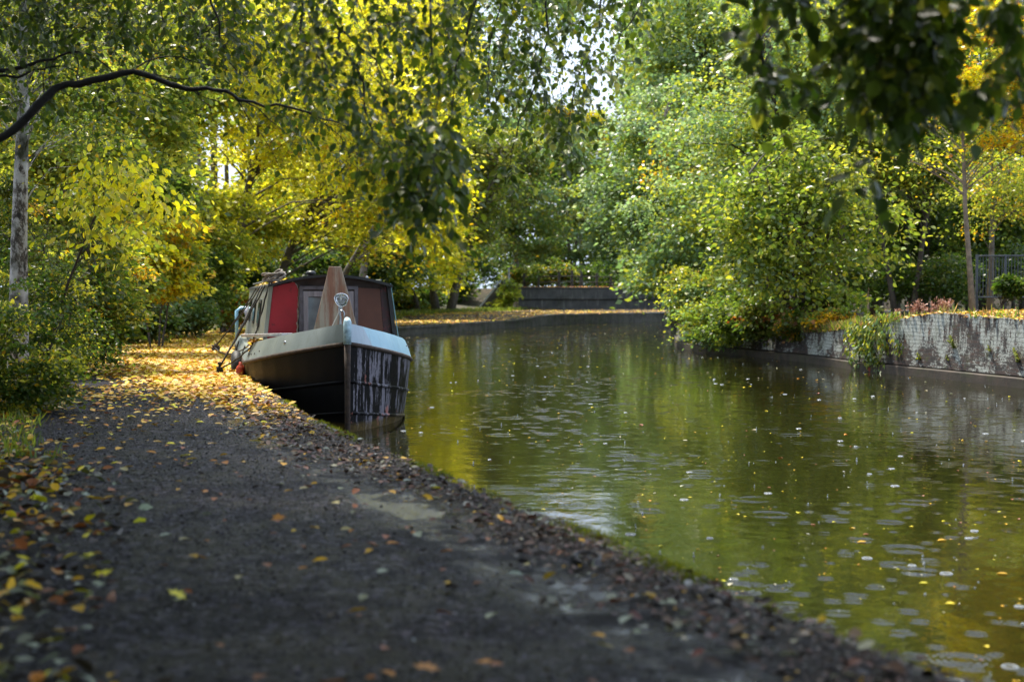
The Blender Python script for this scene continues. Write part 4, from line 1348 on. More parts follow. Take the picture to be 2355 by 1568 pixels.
    for px, D, h, lb in ((2060, 31.4, .35, 'short dried russet weed at the left of the weedy clump'), (2100, 31.0, .55, 'dried russet weed leaning left above the limewashed wall'), (2130, 30.8, .42, 'bushy dried weed in the middle of the russet clump'),
                         (2150, 30.5, .62, 'tallest dried russet weed with a feathery head'), (2172, 30.3, .58, 'dried feathery weed at the right of the russet clump'), (1995, 32.5, .95, 'thin bare dead stalk standing left of the russet weeds'),
                         (1900, 34.6, .5, 'pinkish leaved weed in front of the dark bush')):
        x = (px - 1177) / F * D
        x = max(x, fR(D) + .35)
        zb = gz(x, D)
        w = empty('dried_weed', (x, D, zb)); tag(w, lb, 'weed', 'dried weeds on the right bank')
        L = Leaves(); mb = MB()
        bare = 'stalk' in lb
        for s in range(1 if bare else 6):
            a = rng.uniform(-.45, .45); b_ = rng.uniform(-.3, .3); hh = h * rng.uniform(.6, 1.05)
            pts = [np.array([a * hh * t * t, b_ * hh * t, hh * t]) for t in np.linspace(0, 1, 7)]
            pts[0][2] -= .05
            mb.tube(pts, [.008 * (1 - .6 * t) for t in np.linspace(0, 1, 7)], 5)
            n = 40 if bare else 70
            t = rng.uniform(.45, 1, n)
            pos = np.stack([a * hh * t * t, b_ * hh * t, hh * t], 1) + rng.normal(0, .03, (n, 3))
            L.add(T4, pos, rng.normal(0, 1, (n, 3)) + [0, 0, .6], rng.normal(0, 1, (n, 3)), rng.uniform(.008, .016, n) if bare else rng.uniform(.03, .06, n) if 'pink' not in lb else rng.uniform(.06, .1, n), np.array(DOCK)[rng.integers(0, 3, n)] * rng.uniform(.7, 1.3, (n, 1)))
        mb.build('stem', mat_dock, w); L.build('seed_head', LITTER, w)


mat_dock = mat_simple('dry_stem', (.2, .1, .06), .8)
right_bank()


def far_wood():
    """the mass of woodland behind the single trees, closing the view on both sides of the bend"""
    rng = np.random.default_rng(77)
    L = Leaves(); mb = MB()

    def hole(px, py):
        return (1325 < px < 1440 and py < 262) or (1200 < px < 1437 and 70 < py < 245 and rng.random() < .92) or (440 < px < 580 and 230 < py < 430 and rng.random() < .8) or False
    n = 0
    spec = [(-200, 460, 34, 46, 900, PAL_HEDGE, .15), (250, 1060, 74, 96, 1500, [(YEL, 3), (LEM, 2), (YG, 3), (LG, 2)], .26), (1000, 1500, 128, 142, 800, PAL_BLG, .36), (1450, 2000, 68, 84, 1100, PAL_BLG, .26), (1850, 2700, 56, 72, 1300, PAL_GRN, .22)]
    for x0, x1, d0, d1, cnt, pal, size in spec:
        cols = np.array([p[0] for p in pal]); w = np.array([p[1] for p in pal], float); w /= w.sum()
        for i in range(cnt):
            px = rng.uniform(x0, x1); py = rng.uniform(-120, 660); D = rng.uniform(d0, d1)
            if hole(px, py): continue
            c = at(px, py, D)
            if c[2] < .5: continue
            r = PX_M(rng.uniform(22, 46), D)
            scatter_clump(L, rng, T4, c, r, 72, size * 1.3, pal, cols[rng.choice(len(cols), p=w)], .6)
    for px, D, w in list(zip(rng.uniform(-100, 700, 8), rng.uniform(66, 84, 8), rng.uniform(.09, .16, 8))) + list(zip(rng.uniform(1850, 2500, 8), rng.uniform(58, 68, 8), rng.uniform(.05, .09, 8))) + [(498, 86, .26), (556, 90, .24), (530, 94, .18)]:
        b = at(px, 690, D); t = at(px + rng.uniform(-25, 25), -60, D)
        mb.tube([(b[0], b[1], -.3), tuple((b + t) / 2 + [rng.normal(0, .15), 0, 0]), tuple(t)], [w, w * .8, w * .55], 7)
    # unseen leaf wall added beside and behind the camera to darken the foreground
    cols = np.array([p[0] for p in PAL_GRN])
    for i in range(900):
        if i % 2: c = np.array([rng.uniform(-14, -6.2), rng.uniform(-14, 9), rng.uniform(.2, 10)])
        else: c = np.array([rng.uniform(-14, 16), rng.uniform(-19, -11), rng.uniform(.2, 11)])
        scatter_clump(L, rng, T4, c, rng.uniform(.6, 1.1), 75, .17, PAL_GRN, cols[rng.integers(0, len(cols))], .6)
    root = tag(empty('woodland', (0, 80, 0)), 'mass of autumn woodland behind the nearer trees on both banks, plus unseen leaves added for shade', 'woodland', kind='stuff')
    t = mb.build('trunks', BARK2, None, smooth=True, fix=False); t.parent = root; t.matrix_parent_inverse = Matrix.Translation((0, -80, 0)); t['kind'] = 'stuff'
    c = L.build('foliage', LEAF, None); c.parent = root; c.matrix_parent_inverse = Matrix.Translation((0, -80, 0)); c['kind'] = 'stuff'


far_wood()


# ================================================================== THE OVERHANGING TREE CLOSE TO THE CAMERA
def near_tree():
    rng = np.random.default_rng(5)
    root = tag(empty('overhanging_tree', (-4.75, 9.8, 0)), 'dark branched tree overhanging the towpath with drooping green leaves in front of the view', 'tree')
    org = np.array([-4.75, 9.8, 0])
    nodes, nrad = [], []

    def limb(name, pts, rad, n=8):
        pts = [np.array(p, float) for p in pts]
        # smooth by one Chaikin pass keeping the ends
        q = [pts[0]]
        for a, b in zip(pts[:-1], pts[1:]): q += [a * .75 + b * .25, a * .25 + b * .75]
        q.append(pts[-1])
        rr = .86 * np.interp(np.linspace(0, 1, len(q)), np.linspace(0, 1, len(rad)), rad) * rng.uniform(.88, 1.14, len(q))
        q = [q[0]] + [p + rng.normal(0, .012, 3) for p in q[1:]]
        mb = MB().tube([p - org for p in q], list(rr), n)
        o = mb.build(name, BRANCH, root, smooth=True, fix=False)
        for p in q: nodes.append(p)
        return o
    A = lambda l, D0, D1: [at(x, y, D0 + (D1 - D0) * i / max(1, len(l) - 1)) for i, (x, y) in enumerate(l)]
    px = lambda r, D: r * D / F
    limb('trunk', [(-4.75, 9.8, -.3), (-4.75, 9.8, 1), (-4.65, 9.9, 2.4), (-4.5, 9.9, 4), (-4.2, 9.8, 6), (-3.8, 9.7, 9)], [.26, .2, .18, .16, .12, .04], 12)
    J = (-4.7, 9.9, 1.5); J2 = (-4.6, 9.9, 2.5)
    D = 7.7
    limb('limb', [J] + A([(-160, 400), (0, 318), (60, 283), (92, 243), (115, 213), (170, 197), (230, 183), (290, 170), (345, 177), (400, 199), (440, 206), (480, 201), (530, 215), (560, 228), (620, 240), (690, 252), (760, 275), (830, 308), (890, 350)], 10.20, 10.60), [.055, .036, .033, .03, .024, .018, .012, .007, .003])
    limb('limb', [J2] + A([(-160, 175), (0, 165), (60, 156), (90, 140), (132, 132), (168, 120), (215, 128), (262, 165)], 10.92, 11.20), [.035, .02, .014, .01, .006])
    limb('limb', [J2] + A([(-160, 195), (0, 179), (57, 178), (80, 158), (126, 153), (170, 163), (180, 182)], 11.06, 11.20), [.03, .015, .01, .006, .004])
    limb('limb', A([(292, 170), (330, 146), (380, 128), (430, 136), (470, 150), (520, 158), (548, 166)], 10.99, 11.34), [.009, .007, .005, .003])
    limb('limb', A([(320, 171), (345, 130), (390, 115), (452, 123)], 11.06, 11.34), [.007, .005, .003])
    for l in ([(440, 206), (478, 238), (492, 284), (505, 283)], [(398, 198), (408, 215), (421, 236)], [(225, 185), (255, 203), (278, 236)], [(530, 215), (562, 262), (592, 296), (622, 340), (652, 402)],
              [(560, 228), (602, 262), (652, 300), (700, 326)], [(112, 217), (125, 160), (130, 60), (150, -60)], [(182, 195), (175, 130), (160, 40), (140, -60)], [(92, 243), (110, 150), (112, 100), (140, 20), (150, -60)],
              [(340, 176), (400, 180), (470, 175), (530, 185)], [(440, 206), (520, 243), (556, 275)]):
        limb('branch', A(l, 11.06, 11.34), [.006, .005, .003, .002], 6)
    # limbs spreading above the frame
    top1 = [(-4.45, 9.9, 4.6), (-3.4, 10.8, 5.4), (-2, 11.2, 5.2), (-.6, 11.3, 4.7), (.8, 11.2, 4.5), (2, 10.9, 4.4)]
    top2 = [(-4.4, 9.8, 5), (-3.2, 9.2, 5), (-1.8, 8.8, 4.2), (-.8, 8.7, 3.8), (.0, 8.5, 3.6)]
    top3 = [(-4.3, 9.8, 5.6), (-2.5, 8.4, 5.6), (-.3, 7, 4.8), (1.2, 6.3, 3.7), (2.1, 6.1, 3.3), (2.9, 6, 3.0)]
    limb('limb', top1, [.07, .05, .035, .025, .015]); limb('limb', top2, [.06, .04, .03, .02, .012]); limb('limb', top3, [.07, .05, .035, .025, .012])
    up = lambda l, D0, D1, anchor: [np.array(anchor)] + A(l, D0, D1)
    limb('branch', up([(369, -90), (369, 0), (373, 50), (378, 82)], 11.20, 11.20, (-3.4, 10.8, 5.4)), [.012, .008, .004], 6)
    limb('branch', up([(478, -90), (486, 0), (497, 40), (515, 90), (522, 145), (542, 165)], 11.20, 11.34, (-2.6, 11, 5.3)), [.016, .012, .009, .005], 6)
    limb('branch', A([(497, 40), (476, 62), (460, 85), (457, 112)], 11.20, 11.20), [.008, .006, .003], 6)
    limb('branch', up([(697, -90), (695, 0), (692, 95), (719, 111), (746, 150), (770, 200)], 9.52, 9.24, (-1.8, 8.8, 4.2)), [.016, .013, .011, .007, .003], 6)
    limb('branch', up([(740, -90), (749, 0), (773, 60), (785, 105), (827, 168), (845, 270), (866, 318), (900, 400)], 9.24, 8.96, (-1.5, 8.8, 4.1)), [.016, .013, .01, .008, .004], 6)
    limb('branch', A([(773, 60), (800, 90), (850, 120), (900, 200), (930, 290), (960, 380), (985, 470)], 9.24, 8.68), [.01, .008, .006, .004, .002], 6)
    limb('branch', A([(690, 252), (773, 297), (800, 370), (840, 402), (863, 444)], 11.48, 11.62), [.006, .004, .003, .002], 6)
    limb('branch', up([(985, -90), (990, 60), (998, 168), (1008, 214), (989, 280)], 8.96, 8.82, (-.8, 8.7, 3.8)), [.014, .01, .007, .003], 6)
    limb('branch', up([(1080, -90), (1090, 30), (1060, 120), (1040, 220), (1035, 330)], 8.68, 8.68, (-.3, 8.6, 3.7)), [.014, .011, .007, .003], 6)
    limb('branch', up([(1250, -90), (1262, 60), (1240, 170), (1208, 255), (1193, 288), (1172, 369), (1166, 424)], 11.20, 11.20, (.3, 11.25, 4.6)), [.014, .011, .008, .006, .003], 6)
    limb('branch', A([(1193, 288), (1226, 330), (1271, 351), (1282, 374)], 11.20, 11.20), [.005, .004, .002], 6)
    limb('branch', up([(1150, -90), (1154, 0), (1130, 100), (1110, 190), (1125, 260)], 10.92, 10.92, (-.1, 11.3, 4.65)), [.013, .009, .006, .003], 6)
    limb('branch', up([(1390, -90), (1385, 40), (1350, 120), (1320, 200), (1310, 290), (1300, 340)], 10.92, 10.92, (1, 11.15, 4.5)), [.013, .009, .006, .003], 6)
    limb('branch', up([(1500, -90), (1480, 0), (1440, 60), (1410, 120)], 10.64, 10.64, (1.6, 11, 4.45)), [.012, .008, .003], 6)
    limb('branch', up([(1720, -90), (1740, 30), (1760, 130), (1750, 230), (1735, 300)], 6.30, 6.16, (1.2, 6.3, 3.7)), [.012, .009, .006, .002], 6)
    limb('branch', up([(2040, -90), (2010, 60), (1990, 150), (2000, 250), (1995, 320), (2000, 420), (1995, 470)], 5.88, 5.74, (2.1, 6.1, 3.3)), [.012, .01, .007, .004, .002], 6)
    limb('branch', up([(2150, -90), (2140, 40), (2160, 150), (2200, 240), (2260, 280)], 5.74, 5.74, (2.5, 6.05, 3.15)), [.012, .009, .006, .002], 6)
    limb('branch', A([(1990, 150), (1920, 190), (1850, 250), (1800, 290)], 5.81, 5.88), [.006, .004, .002], 6)
    limb('branch', up([(2330, -90), (2300, 60), (2330, 160), (2380, 250)], 5.88, 5.88, (2.9, 6, 3)), [.011, .008, .003], 6)

    # ---- twigs grown from the nearest branch, leaves set along them
    def inside(p, poly):
        x, y = p; c = False
        for (x1, y1), (x2, y2) in zip(poly, poly[1:] + poly[:1]):
            if (y1 > y) != (y2 > y) and x < (x2 - x1) * (y - y1) / (y2 - y1) + x1: c = not c
        return c

    def grow(poly, D0, D1, n, size, pal, hang=(.15, 1.0), tw=(.14, .32), leaves=(5, 11), T=T16, wide=.0, thr=None):
        mb = MB(); L = Leaves()
        xs = [p[0] for p in poly]; ys = [p[1] for p in poly]
        base = np.array(nodes)
        pool = list(base)
        made = 0
        for _ in range(n * 30):
            if made >= n: break
            p = (rng.uniform(min(xs), max(xs)), rng.uniform(min(ys), max(ys)))
            if not inside(p, poly): continue
            if thr is not None:
                nz = math.sin(p[0] * .021 + 1.3) * math.sin(p[1] * .026 + p[0] * .008) + .6 * math.sin(p[0] * .05 + p[1] * .043)
                if nz < thr: continue
            made += 1
            d = rng.uniform(D0, D1)
            e = at(p[0], p[1], d)
            arr = np.array(pool)
            dd = arr - e
            cost = np.linalg.norm(dd, axis=1) - .25 * dd[:, 2]
            s = arr[np.argmin(cost)]
            dist = np.linalg.norm(e - s)
            # carry the twig on past e in a drooping direction
            out = (e - s) / max(dist, .01)
            dr = out * .5 + np.array([rng.normal(hang[0], .45), rng.normal(0, .3), -hang[1] * rng.uniform(.2, .9)])
            dr /= np.linalg.norm(dr)
            ln = rng.uniform(*tw)
            m = s + (e - s) * .5 + np.array([0, 0, .10 * dist])
            pts = [s, s * .5 + m * .5 + [0, 0, .02 * dist], m, e, e + dr * ln * .5, e + dr * ln + [0, 0, -.04]]
            r0 = min(.006, .0016 + .004 * dist)
            mb.tube([q - org for q in pts], [r0, r0 * .9, r0 * .8, r0 * .6, r0 * .45, r0 * .25], 4, cap=False)
            if dist > .17: pool += [m, e]
            else: pool.append(e)
            k = rng.integers(*leaves)
            # leaves on the outer part of the twig, alternately left and right
            seg = [m, e, pts[4], pts[5]] if dist < 1.2 else [s * .3 + e * .7, e, pts[4], pts[5]]
            for i in range(k):
                t = 3 * (i + .7) / (k + .2)
                a = min(int(t), 2); fr = t - a
                q = seg[a] * (1 - fr) + seg[min(a + 1, 3)] * fr
                tg = seg[min(a + 1, 3)] - seg[a]; tg = tg / (np.linalg.norm(tg) + 1e-6)
                sd = np.cross(tg, [0, 0, 1]); sd /= (np.linalg.norm(sd) + 1e-6)
                ax = tg * .6 + sd * (1 if i % 2 else -1) * rng.uniform(.4, 1) + np.array([0, 0, -rng.uniform(.1, .9)]) + rng.normal(0, .25, 3)
                nr = np.array([rng.normal(0, .6), rng.normal(-.25, .6), 1.0])
                sz = size * rng.uniform(.65, 1.2)
                ax /= np.linalg.norm(ax)
                L.add(T, (q - org + ax * .2 * sz)[None, :], ax[None, :], nr[None, :], [sz], pick(rng, pal, 1))
        mb.build('twigs', BRANCH, root, smooth=False, fix=False)
        return L.build('foliage', LEAFN, root)
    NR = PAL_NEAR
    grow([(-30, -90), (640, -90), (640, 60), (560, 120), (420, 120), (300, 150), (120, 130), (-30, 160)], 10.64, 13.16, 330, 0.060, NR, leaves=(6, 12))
    grow([(380, 90), (640, 60), (860, 250), (860, 340), (760, 310), (600, 270), (480, 200)], 11.00, 12.40, 75, 0.058, NR + [(YG, 1.5)])
    grow([(-20, 200), (120, 170), (300, 200), (420, 260), (200, 260), (-20, 300)], 10.92, 12.32, 26, 0.068, NR)
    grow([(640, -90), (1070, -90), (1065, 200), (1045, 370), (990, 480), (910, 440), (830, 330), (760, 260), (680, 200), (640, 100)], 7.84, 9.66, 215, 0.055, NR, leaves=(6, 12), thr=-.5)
    grow([(860, 300), (1040, 260), (1045, 430), (1000, 530), (930, 500)], 7.70, 8.82, 60, 0.073, NR, leaves=(6, 11))
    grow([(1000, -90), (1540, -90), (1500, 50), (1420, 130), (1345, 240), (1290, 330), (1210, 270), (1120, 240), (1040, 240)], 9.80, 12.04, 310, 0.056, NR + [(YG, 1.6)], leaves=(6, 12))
    grow([(0, -60), (640, -60), (640, 170), (520, 160), (300, 150), (100, 200), (0, 250)], 10.6, 12.2, 60, .057, NR, leaves=(1, 3), tw=(.3, .8))
    grow([(480, 180), (690, 240), (860, 330), (840, 430), (700, 360), (560, 280)], 11, 11.8, 34, .057, NR, leaves=(1, 4), tw=(.25, .6))
    grow([(1150, 380), (1190, 370), (1225, 400), (1180, 425)], 11.06, 11.34, 5, 0.068, NR + [(YG, 3)])
    grow([(1235, 240), (1335, 230), (1320, 370), (1270, 350)], 10.78, 11.34, 22, 0.068, NR + [(YG, 3)])
    grow([(1640, -90), (2390, -90), (2390, 225), (2260, 235), (2060, 255), (1970, 250), (1900, 170), (1790, 225), (1700, 240), (1690, 180), (1650, 100)], 5.5, 6.5, 160, .072, NR, leaves=(4, 8), tw=(.09, .2), thr=-.2)
    grow([(1970, -60), (2140, -60), (2160, 225), (2040, 280), (1960, 230)], 5.46, 6.16, 140, 0.074, NR, leaves=(4, 8), tw=(.09, .19))
    grow([(1950, 390), (2020, 380), (2030, 450), (1960, 450)], 5.60, 5.88, 4, 0.087, NR, leaves=(4, 6), tw=(.06, .12))
    # ---- the rest of the crown overhead, unseen above the picture, enlarged for shade
    L = Leaves(); mb = MB()
    k = 0
    while k < 760:
        c = np.array([rng.uniform(-8, 4.5), rng.uniform(-7, 15), rng.uniform(2.7, 9.5)])
        if ((c[0] + 1.8) / 6.2) ** 2 + ((c[1] - 4.5) / 11) ** 2 + ((c[2] - 5.5) / 4.1) ** 2 > 1: continue
        if c[1] > .5 and c[2] - .75 < 1.12 + .212 * (c[1] + .6): continue
        if c[1] <= .5 and c[2] < 3.0: continue
        if c[1] > 7 and c[0] > -.6: continue          # open sky over the canal
        k += 1
        scatter_clump(L, rng, T4, c - org, rng.uniform(.5, .85), 105, .12, NR, GRN, .45)
        s = np.array([-4.3, 9.8, np.clip(c[2] - .8, 3.5, 8)]); m = (s + c) / 2 + [0, 0, .35]
        mb.tube([s - org, m - org, c - org], [.025, .014, .004], 4, cap=False)
    k = 0  # unseen crown lobe added to shade the sunlit left hedge
    while k < 240:
        c = np.array([rng.uniform(-11, -3), rng.uniform(9, 20), rng.uniform(4, 9.5)])
        if ((c[0] + 6.8) / 4) ** 2 + ((c[1] - 14.5) / 5.5) ** 2 + ((c[2] - 7) / 2.6) ** 2 > 1: continue
        if c[2] - .75 < 1.12 + .212 * (c[1] + .6): continue
        k += 1
        scatter_clump(L, rng, T4, c - org, rng.uniform(.5, .9), 105, .12, NR, GRN, .45)
        s = np.array([-4.4, 9.9, np.clip(c[2] - 1.5, 4, 7.5)]); m = (s + c) / 2 + [0, 0, .45]
        mb.tube([s - org, m - org, c - org], [.025, .014, .004], 4, cap=False)
    k = 0  # unseen crown lobe added to darken the near right leaves and water
    while k < 300:
        c = np.array([rng.uniform(-.5, 6.5), rng.uniform(-3, 11), rng.uniform(2.6, 7)])
        if ((c[0] - 3) / 3.6) ** 2 + ((c[1] - 4) / 7) ** 2 + ((c[2] - 4.8) / 2.3) ** 2 > 1: continue
        if c[1] > .5 and c[2] - .75 < 1.12 + .212 * (c[1] + .6): continue
        if c[1] > 7.5: continue
        k += 1
        scatter_clump(L, rng, T4, c - org, rng.uniform(.5, .85), 105, .12, NR, GRN, .45)
        s = np.array([1.2, 6.3, 4.3]) + (c - [1.2, 6.3, 4.3]) * .35 + [0, 0, .5]; m = (s + c) / 2 + [0, 0, .25]
        mb.tube([s - org, m - org, c - org], [.018, .010, .004], 4, cap=False)
    mb.build('twigs', BRANCH, root, fix=False)
    L.build('foliage', LEAFN, root)


near_tree()


# ================================================================== LEAF LITTER, GRASS, FLOATING LEAVES, RAIN
def litter():
    rng = np.random.default_rng(21)
    L = Leaves()

    def lay(x, y, z, size, pal, T, curl=.25):
        n = len(x)
        a = rng.uniform(0, 6.28, n)
        ax = np.stack([np.cos(a), np.sin(a), rng.normal(0, curl * .7, n)], 1)
        nr = np.stack([rng.normal(0, curl, n), rng.normal(0, curl, n), np.ones(n)], 1)
        L.add(T, np.stack([x, y, z + .012 + .012 * rng.random(n)], 1), ax, nr, size, pick(rng, pal, n))

    def noise2(x, y):
        return np.sin(1.1 * x + .6 * y) * np.sin(.5 * y - .8 * x + 1) + .6 * np.sin(2.3 * x + 1.9 * y + 2) * np.sin(1.7 * y - 2.9 * x)

    def zone(n, y0, y1, size, pal, dens, T=T6, curl=.25, a=0, b=1):
        y = rng.uniform(y0, y1, n)
        E = np.interp(y, LY, LX); P_ = np.interp(y, PY, PX)
        s = rng.uniform(a, b, n)
        x = E - .03 + (P_ - E) * s
        keep = rng.random(n) < dens(x, y, s, E - x)
        x, y = x[keep], y[keep]
        z = np.interp(y, QY, QZ) + .006 + .012 * np.sin(np.maximum(0, np.interp(y, LY, LX) - x) * .9)
        lay(x, y, z, size * rng.uniform(.55, 1.25, len(x)), pal, T, curl)
    sm = lambda v, a, b: np.clip((v - a) / (b - a), 0, 1)
    # dense golden carpet from the boat onwards
    zone(26000, 15, 42, .085, PAL_LIT, lambda x, y, s, d: np.clip(sm(y + 1.6 * noise2(x, y) - 3.5 * (s - .5), 15.2, 18.5) * (.75 + .3 * noise2(x * 2, y * .7)), .0, 1), T6, .3, 0, 1.03)
    zone(9000, 15, 40, .09, PAL_LIT, lambda x, y, s, d: sm(y + 2 * noise2(x, y), 14, 19) * 1.0, T6, .35, .85, 1.35)
    zone(9000, 15.5, 30, .085, PAL_LIT, lambda x, y, s, d: sm(y, 15.5, 18.0), T14, .3, 0, .45)
    zone(15000, 42, 104, .14, PAL_LIT, lambda x, y, s, d: .75 + 0 * x, T4, .2, 0, 1.0)
    # scattered over the tarmac
    zone(2600, 9, 17, .075, PAL_LIT, lambda x, y, s, d: np.clip(.16 + .6 * sm(y, 12.5, 17) + .12 * noise2(x, y), 0, 1), T6, .18, .05, 1)
    zone(420, 2.5, 9.5, .06, [(RUST, 3), (ORG, 1.5), (GOLD, 1.6), ((.05, .03, .02), 3), ((.2, .22, .12), 1.2)], lambda x, y, s, d: .55 + 0 * x, T6, .2, .1, 1)
    # left verge
    zone(6000, 2.5, 17, .075, PAL_LIT + [((.30, .32, .24), 2.5), (RUST, 4), ((.05, .035, .02), 4), (OLV, 1.5)], lambda x, y, s, d: np.clip(sm(s + .08 * noise2(x, y), .84, 1.02) * (.5 + .5 * sm(y, 5, 13)), 0, 1), T6, .4, .8, 1.5)
    zone(2600, 3, 9, .07, [(YEL, .8), (GOLD, .8), ((.28, .30, .22), 2), (RUST, 2), ((.04, .028, .018), 6), (OLV, 1.5)], lambda x, y, s, d: np.clip(sm(s + .1 * noise2(x, y), .74, .95), 0, 1), T6, .5, .7, 1.25)
    # mulch of brown leaf fragments along the quay edge
    MUL = [((.014, .009, .007), 8), ((.035, .02, .014), 7), ((.11, .035, .015), 1.6), ((.08, .042, .03), 3.2), ((.22, .15, .11), 1.2), ((.3, .3, .26), .5), (GOLD, .2)]
    zone(34000, 3, 19, .024, MUL, lambda x, y, s, d: np.clip(1 - sm(d + .16 * noise2(x * 1.7, y * 1.7), .30, .62), 0, 1) * .9, T6, .18, 0, .35)
    zone(3400, 3, 17, .055, MUL + [((.4, .36, .28), 1.6), ((.3, .32, .28), 1), (GOLD, 1.0), ((.14, .06, .05), 3)], lambda x, y, s, d: np.clip(1 - sm(d + .2 * noise2(x, y), .45, .85), 0, 1), T6, .4, 0, .35)
    zone(1500, 12, 19, .075, PAL_LIT, lambda x, y, s, d: np.clip(1 - sm(d, .4, .9), 0, 1) * sm(y, 11, 14), T6, .3, 0, .4)
    # right bank top and wood floor
    n = 16000
    y = rng.uniform(22, 44, n); o = rng.uniform(.03, 1, n) ** 1.5 * 7
    x = np.interp(y, RY, RX) + o
    z = np.array([gz(a, b) for a, b in zip(x, y)])
    lay(x, y, z + .01, .095 * rng.uniform(.6, 1.2, n), PAL_LIT + [(RUST, 2), (OLV, 1)], T6, .3)
    # far bank top
    n = 2500
    x = rng.uniform(.6, 18, n); y = 104.2 + rng.uniform(0, 3, n)
    lay(x, y, np.full(n, 1.68), .17 * rng.uniform(.6, 1.2, n), [(RUST, 3), (ORG, 3), (GOLD, 2), (OLV, 2)], T4, .3)
    o = L.build('leaf_litter', LITTER, None)
    tag(o, 'carpet of fallen yellow and brown leaves over towpath and banks', 'leaf litter', kind='stuff')
    # leaves caught on the boat
    L2 = Leaves()
    L, keep = L2, L
    n = 260
    u = rng.uniform(2.35, 3.6, n); v = -rng.uniform(.86, 1.04, n)
    p = np.array([bw(a, b, zT(b) + rng.uniform(0, .05)) for a, b in zip(v, u)])
    a = rng.uniform(0, 6.28, n)
    L2.add(T6, p, np.stack([np.cos(a), np.sin(a), rng.normal(0, .3, n)], 1), np.stack([rng.normal(0, .4, n), rng.normal(0, .4, n), np.ones(n)], 1), .065 * rng.uniform(.6, 1.2, n), pick(rng, PAL_LIT, n))
    n = 160
    u = rng.uniform(2.5, 9, n); v = -rng.uniform(.55, .79, n)
    p = np.array([bw(a, b, 1.755 + .13 * (1 - (a / .805) ** 2) + .012) for a, b in zip(v, u)])
    a = rng.uniform(0, 6.28, n)
    L2.add(T6, p, np.stack([np.cos(a), np.sin(a), rng.normal(0, .3, n)], 1), np.stack([rng.normal(0, .4, n), rng.normal(0, .4, n), np.ones(n)], 1), .06 * rng.uniform(.6, 1.2, n), pick(rng, PAL_LIT, n))
    tag(L2.build('boat_leaf_litter', LITTER, None), 'golden leaves heaped on the boat side deck and roof edge', 'leaf litter', kind='stuff')


litter()


def near_leaves():
    """single large leaves one can count on the near tarmac"""
    rng = np.random.default_rng(9)
    protos = []
    for i, (c, T) in enumerate([(YEL, T14), (GOLD, T6), ((.42, .36, .16), T6), (ORG, T14), (RUST, T6), ((.33, .37, .28), T6), (LEM, T6)]):
        L = Leaves()
        L.add(T, [[0, -.04, 0]], [[0, 1, .05]], [[.15, .05, 1]], [.072], [c])
        o = L.build('fallen_leaf', LITTER, None)
        protos.append(o)
    names = ['bright yellow lobed leaf fallen on the near towpath', 'golden oval leaf fallen on the near towpath', 'dull buff leaf fallen on the near towpath', 'orange lobed leaf fallen on the near towpath', 'rust brown leaf fallen on the near towpath', 'pale grey green leaf lying underside up on the near towpath', 'lemon yellow oval leaf fallen on the near towpath']
    P_ = [(175, 1415, 1), (235, 1330, 0), (545, 1340, 2), (405, 1380, 0), (815, 1418, 1), (980, 1552, 3), (200, 1288, 0), (420, 1250, 2), (100, 1490, 6), (720, 1222, 1), (795, 1226, 2), (660, 1136, 1), (1110, 1540, 3), (305, 1160, 2), (490, 1155, 4), (770, 1165, 2),
          (60, 1350, 1), (60, 1500, 5), (30, 1420, 6), (130, 1540, 5), (190, 1460, 5), (640, 1200, 3), (880, 1325, 5), (350, 1080, 1), (510, 1052, 1), (420, 945, 1), (520, 1000, 2), (150, 1060, 0), (60, 1040, 1), (280, 1085, 2), (700, 1130, 2), (960, 1240, 5), (850, 1260, 4), (250, 1570, 1), (610, 1310, 4),
          (1390, 1500, 2), (1310, 1410, 5), (1210, 1310, 2), (1440, 1440, 5), (1000, 1130, 6), (930, 1060, 1), (1540, 1400, 5), (470, 1190, 5), (60, 1235, 6), (90, 1130, 2), (380, 1240, 5), (210, 1390, 4), (1130, 1430, 5)]
    first = set()
    for x, y, k in P_:
        D = 1.10 * F / (y - 678)
        X = (x - 1177) / F * D
        o = protos[k]
        if k in first:
            o = o.copy(); COL.objects.link(o)
        first.add(k)
        o.location = (X, D, .036)
        o.rotation_euler = (rng.normal(0, .12), rng.normal(0, .12), rng.uniform(0, 6.28))
        s = rng.uniform(.75, 1.15)
        o.scale = (s, s, s)
        tag(o, names[k], 'leaf', names[k].split(' fallen')[0].split(' lying')[0] + 's on the near towpath')


near_leaves()


def grit():
    rng = np.random.default_rng(52)
    n = 80000
    y = 3.2 + 13.5 * rng.random(n) ** 1.3
    E = np.interp(y, LY, LX); P_ = np.interp(y, PY, PX)
    x = E - .35 + (P_ - E + .3) * rng.random(n)
    keep = (E - x > .82) | (rng.random(n) < .12)
    x, y, E = x[keep], y[keep], E[keep]; n = len(x)
    z = .010 + .006 * np.sin(.8 * y + (E - x)) * 0 + .012 * np.sin((E - .1 - x) * .9)
    L = Leaves()
    a = rng.uniform(0, 6.28, n)
    L.add(T4, np.stack([x, y, z + .003], 1), np.stack([np.cos(a), np.sin(a), rng.normal(.1, .3, n)], 1), np.stack([rng.normal(0, .5, n), rng.normal(0, .5, n), np.ones(n)], 1), rng.choice([.008, .013, .02], n, p=[.55, .35, .10]) * rng.uniform(.7, 1.3, n),
          pick(rng, [((.007, .0065, .009), 5), ((.024, .022, .03), 4), ((.075, .071, .09), 1.6), ((.22, .21, .25), .5), ((.045, .033, .012), .5)], n))
    tag(L.build('grit', LITTER, None, smooth=False), 'coarse wet stone grit in the worn tarmac of the towpath', 'grit', kind='stuff')


grit()


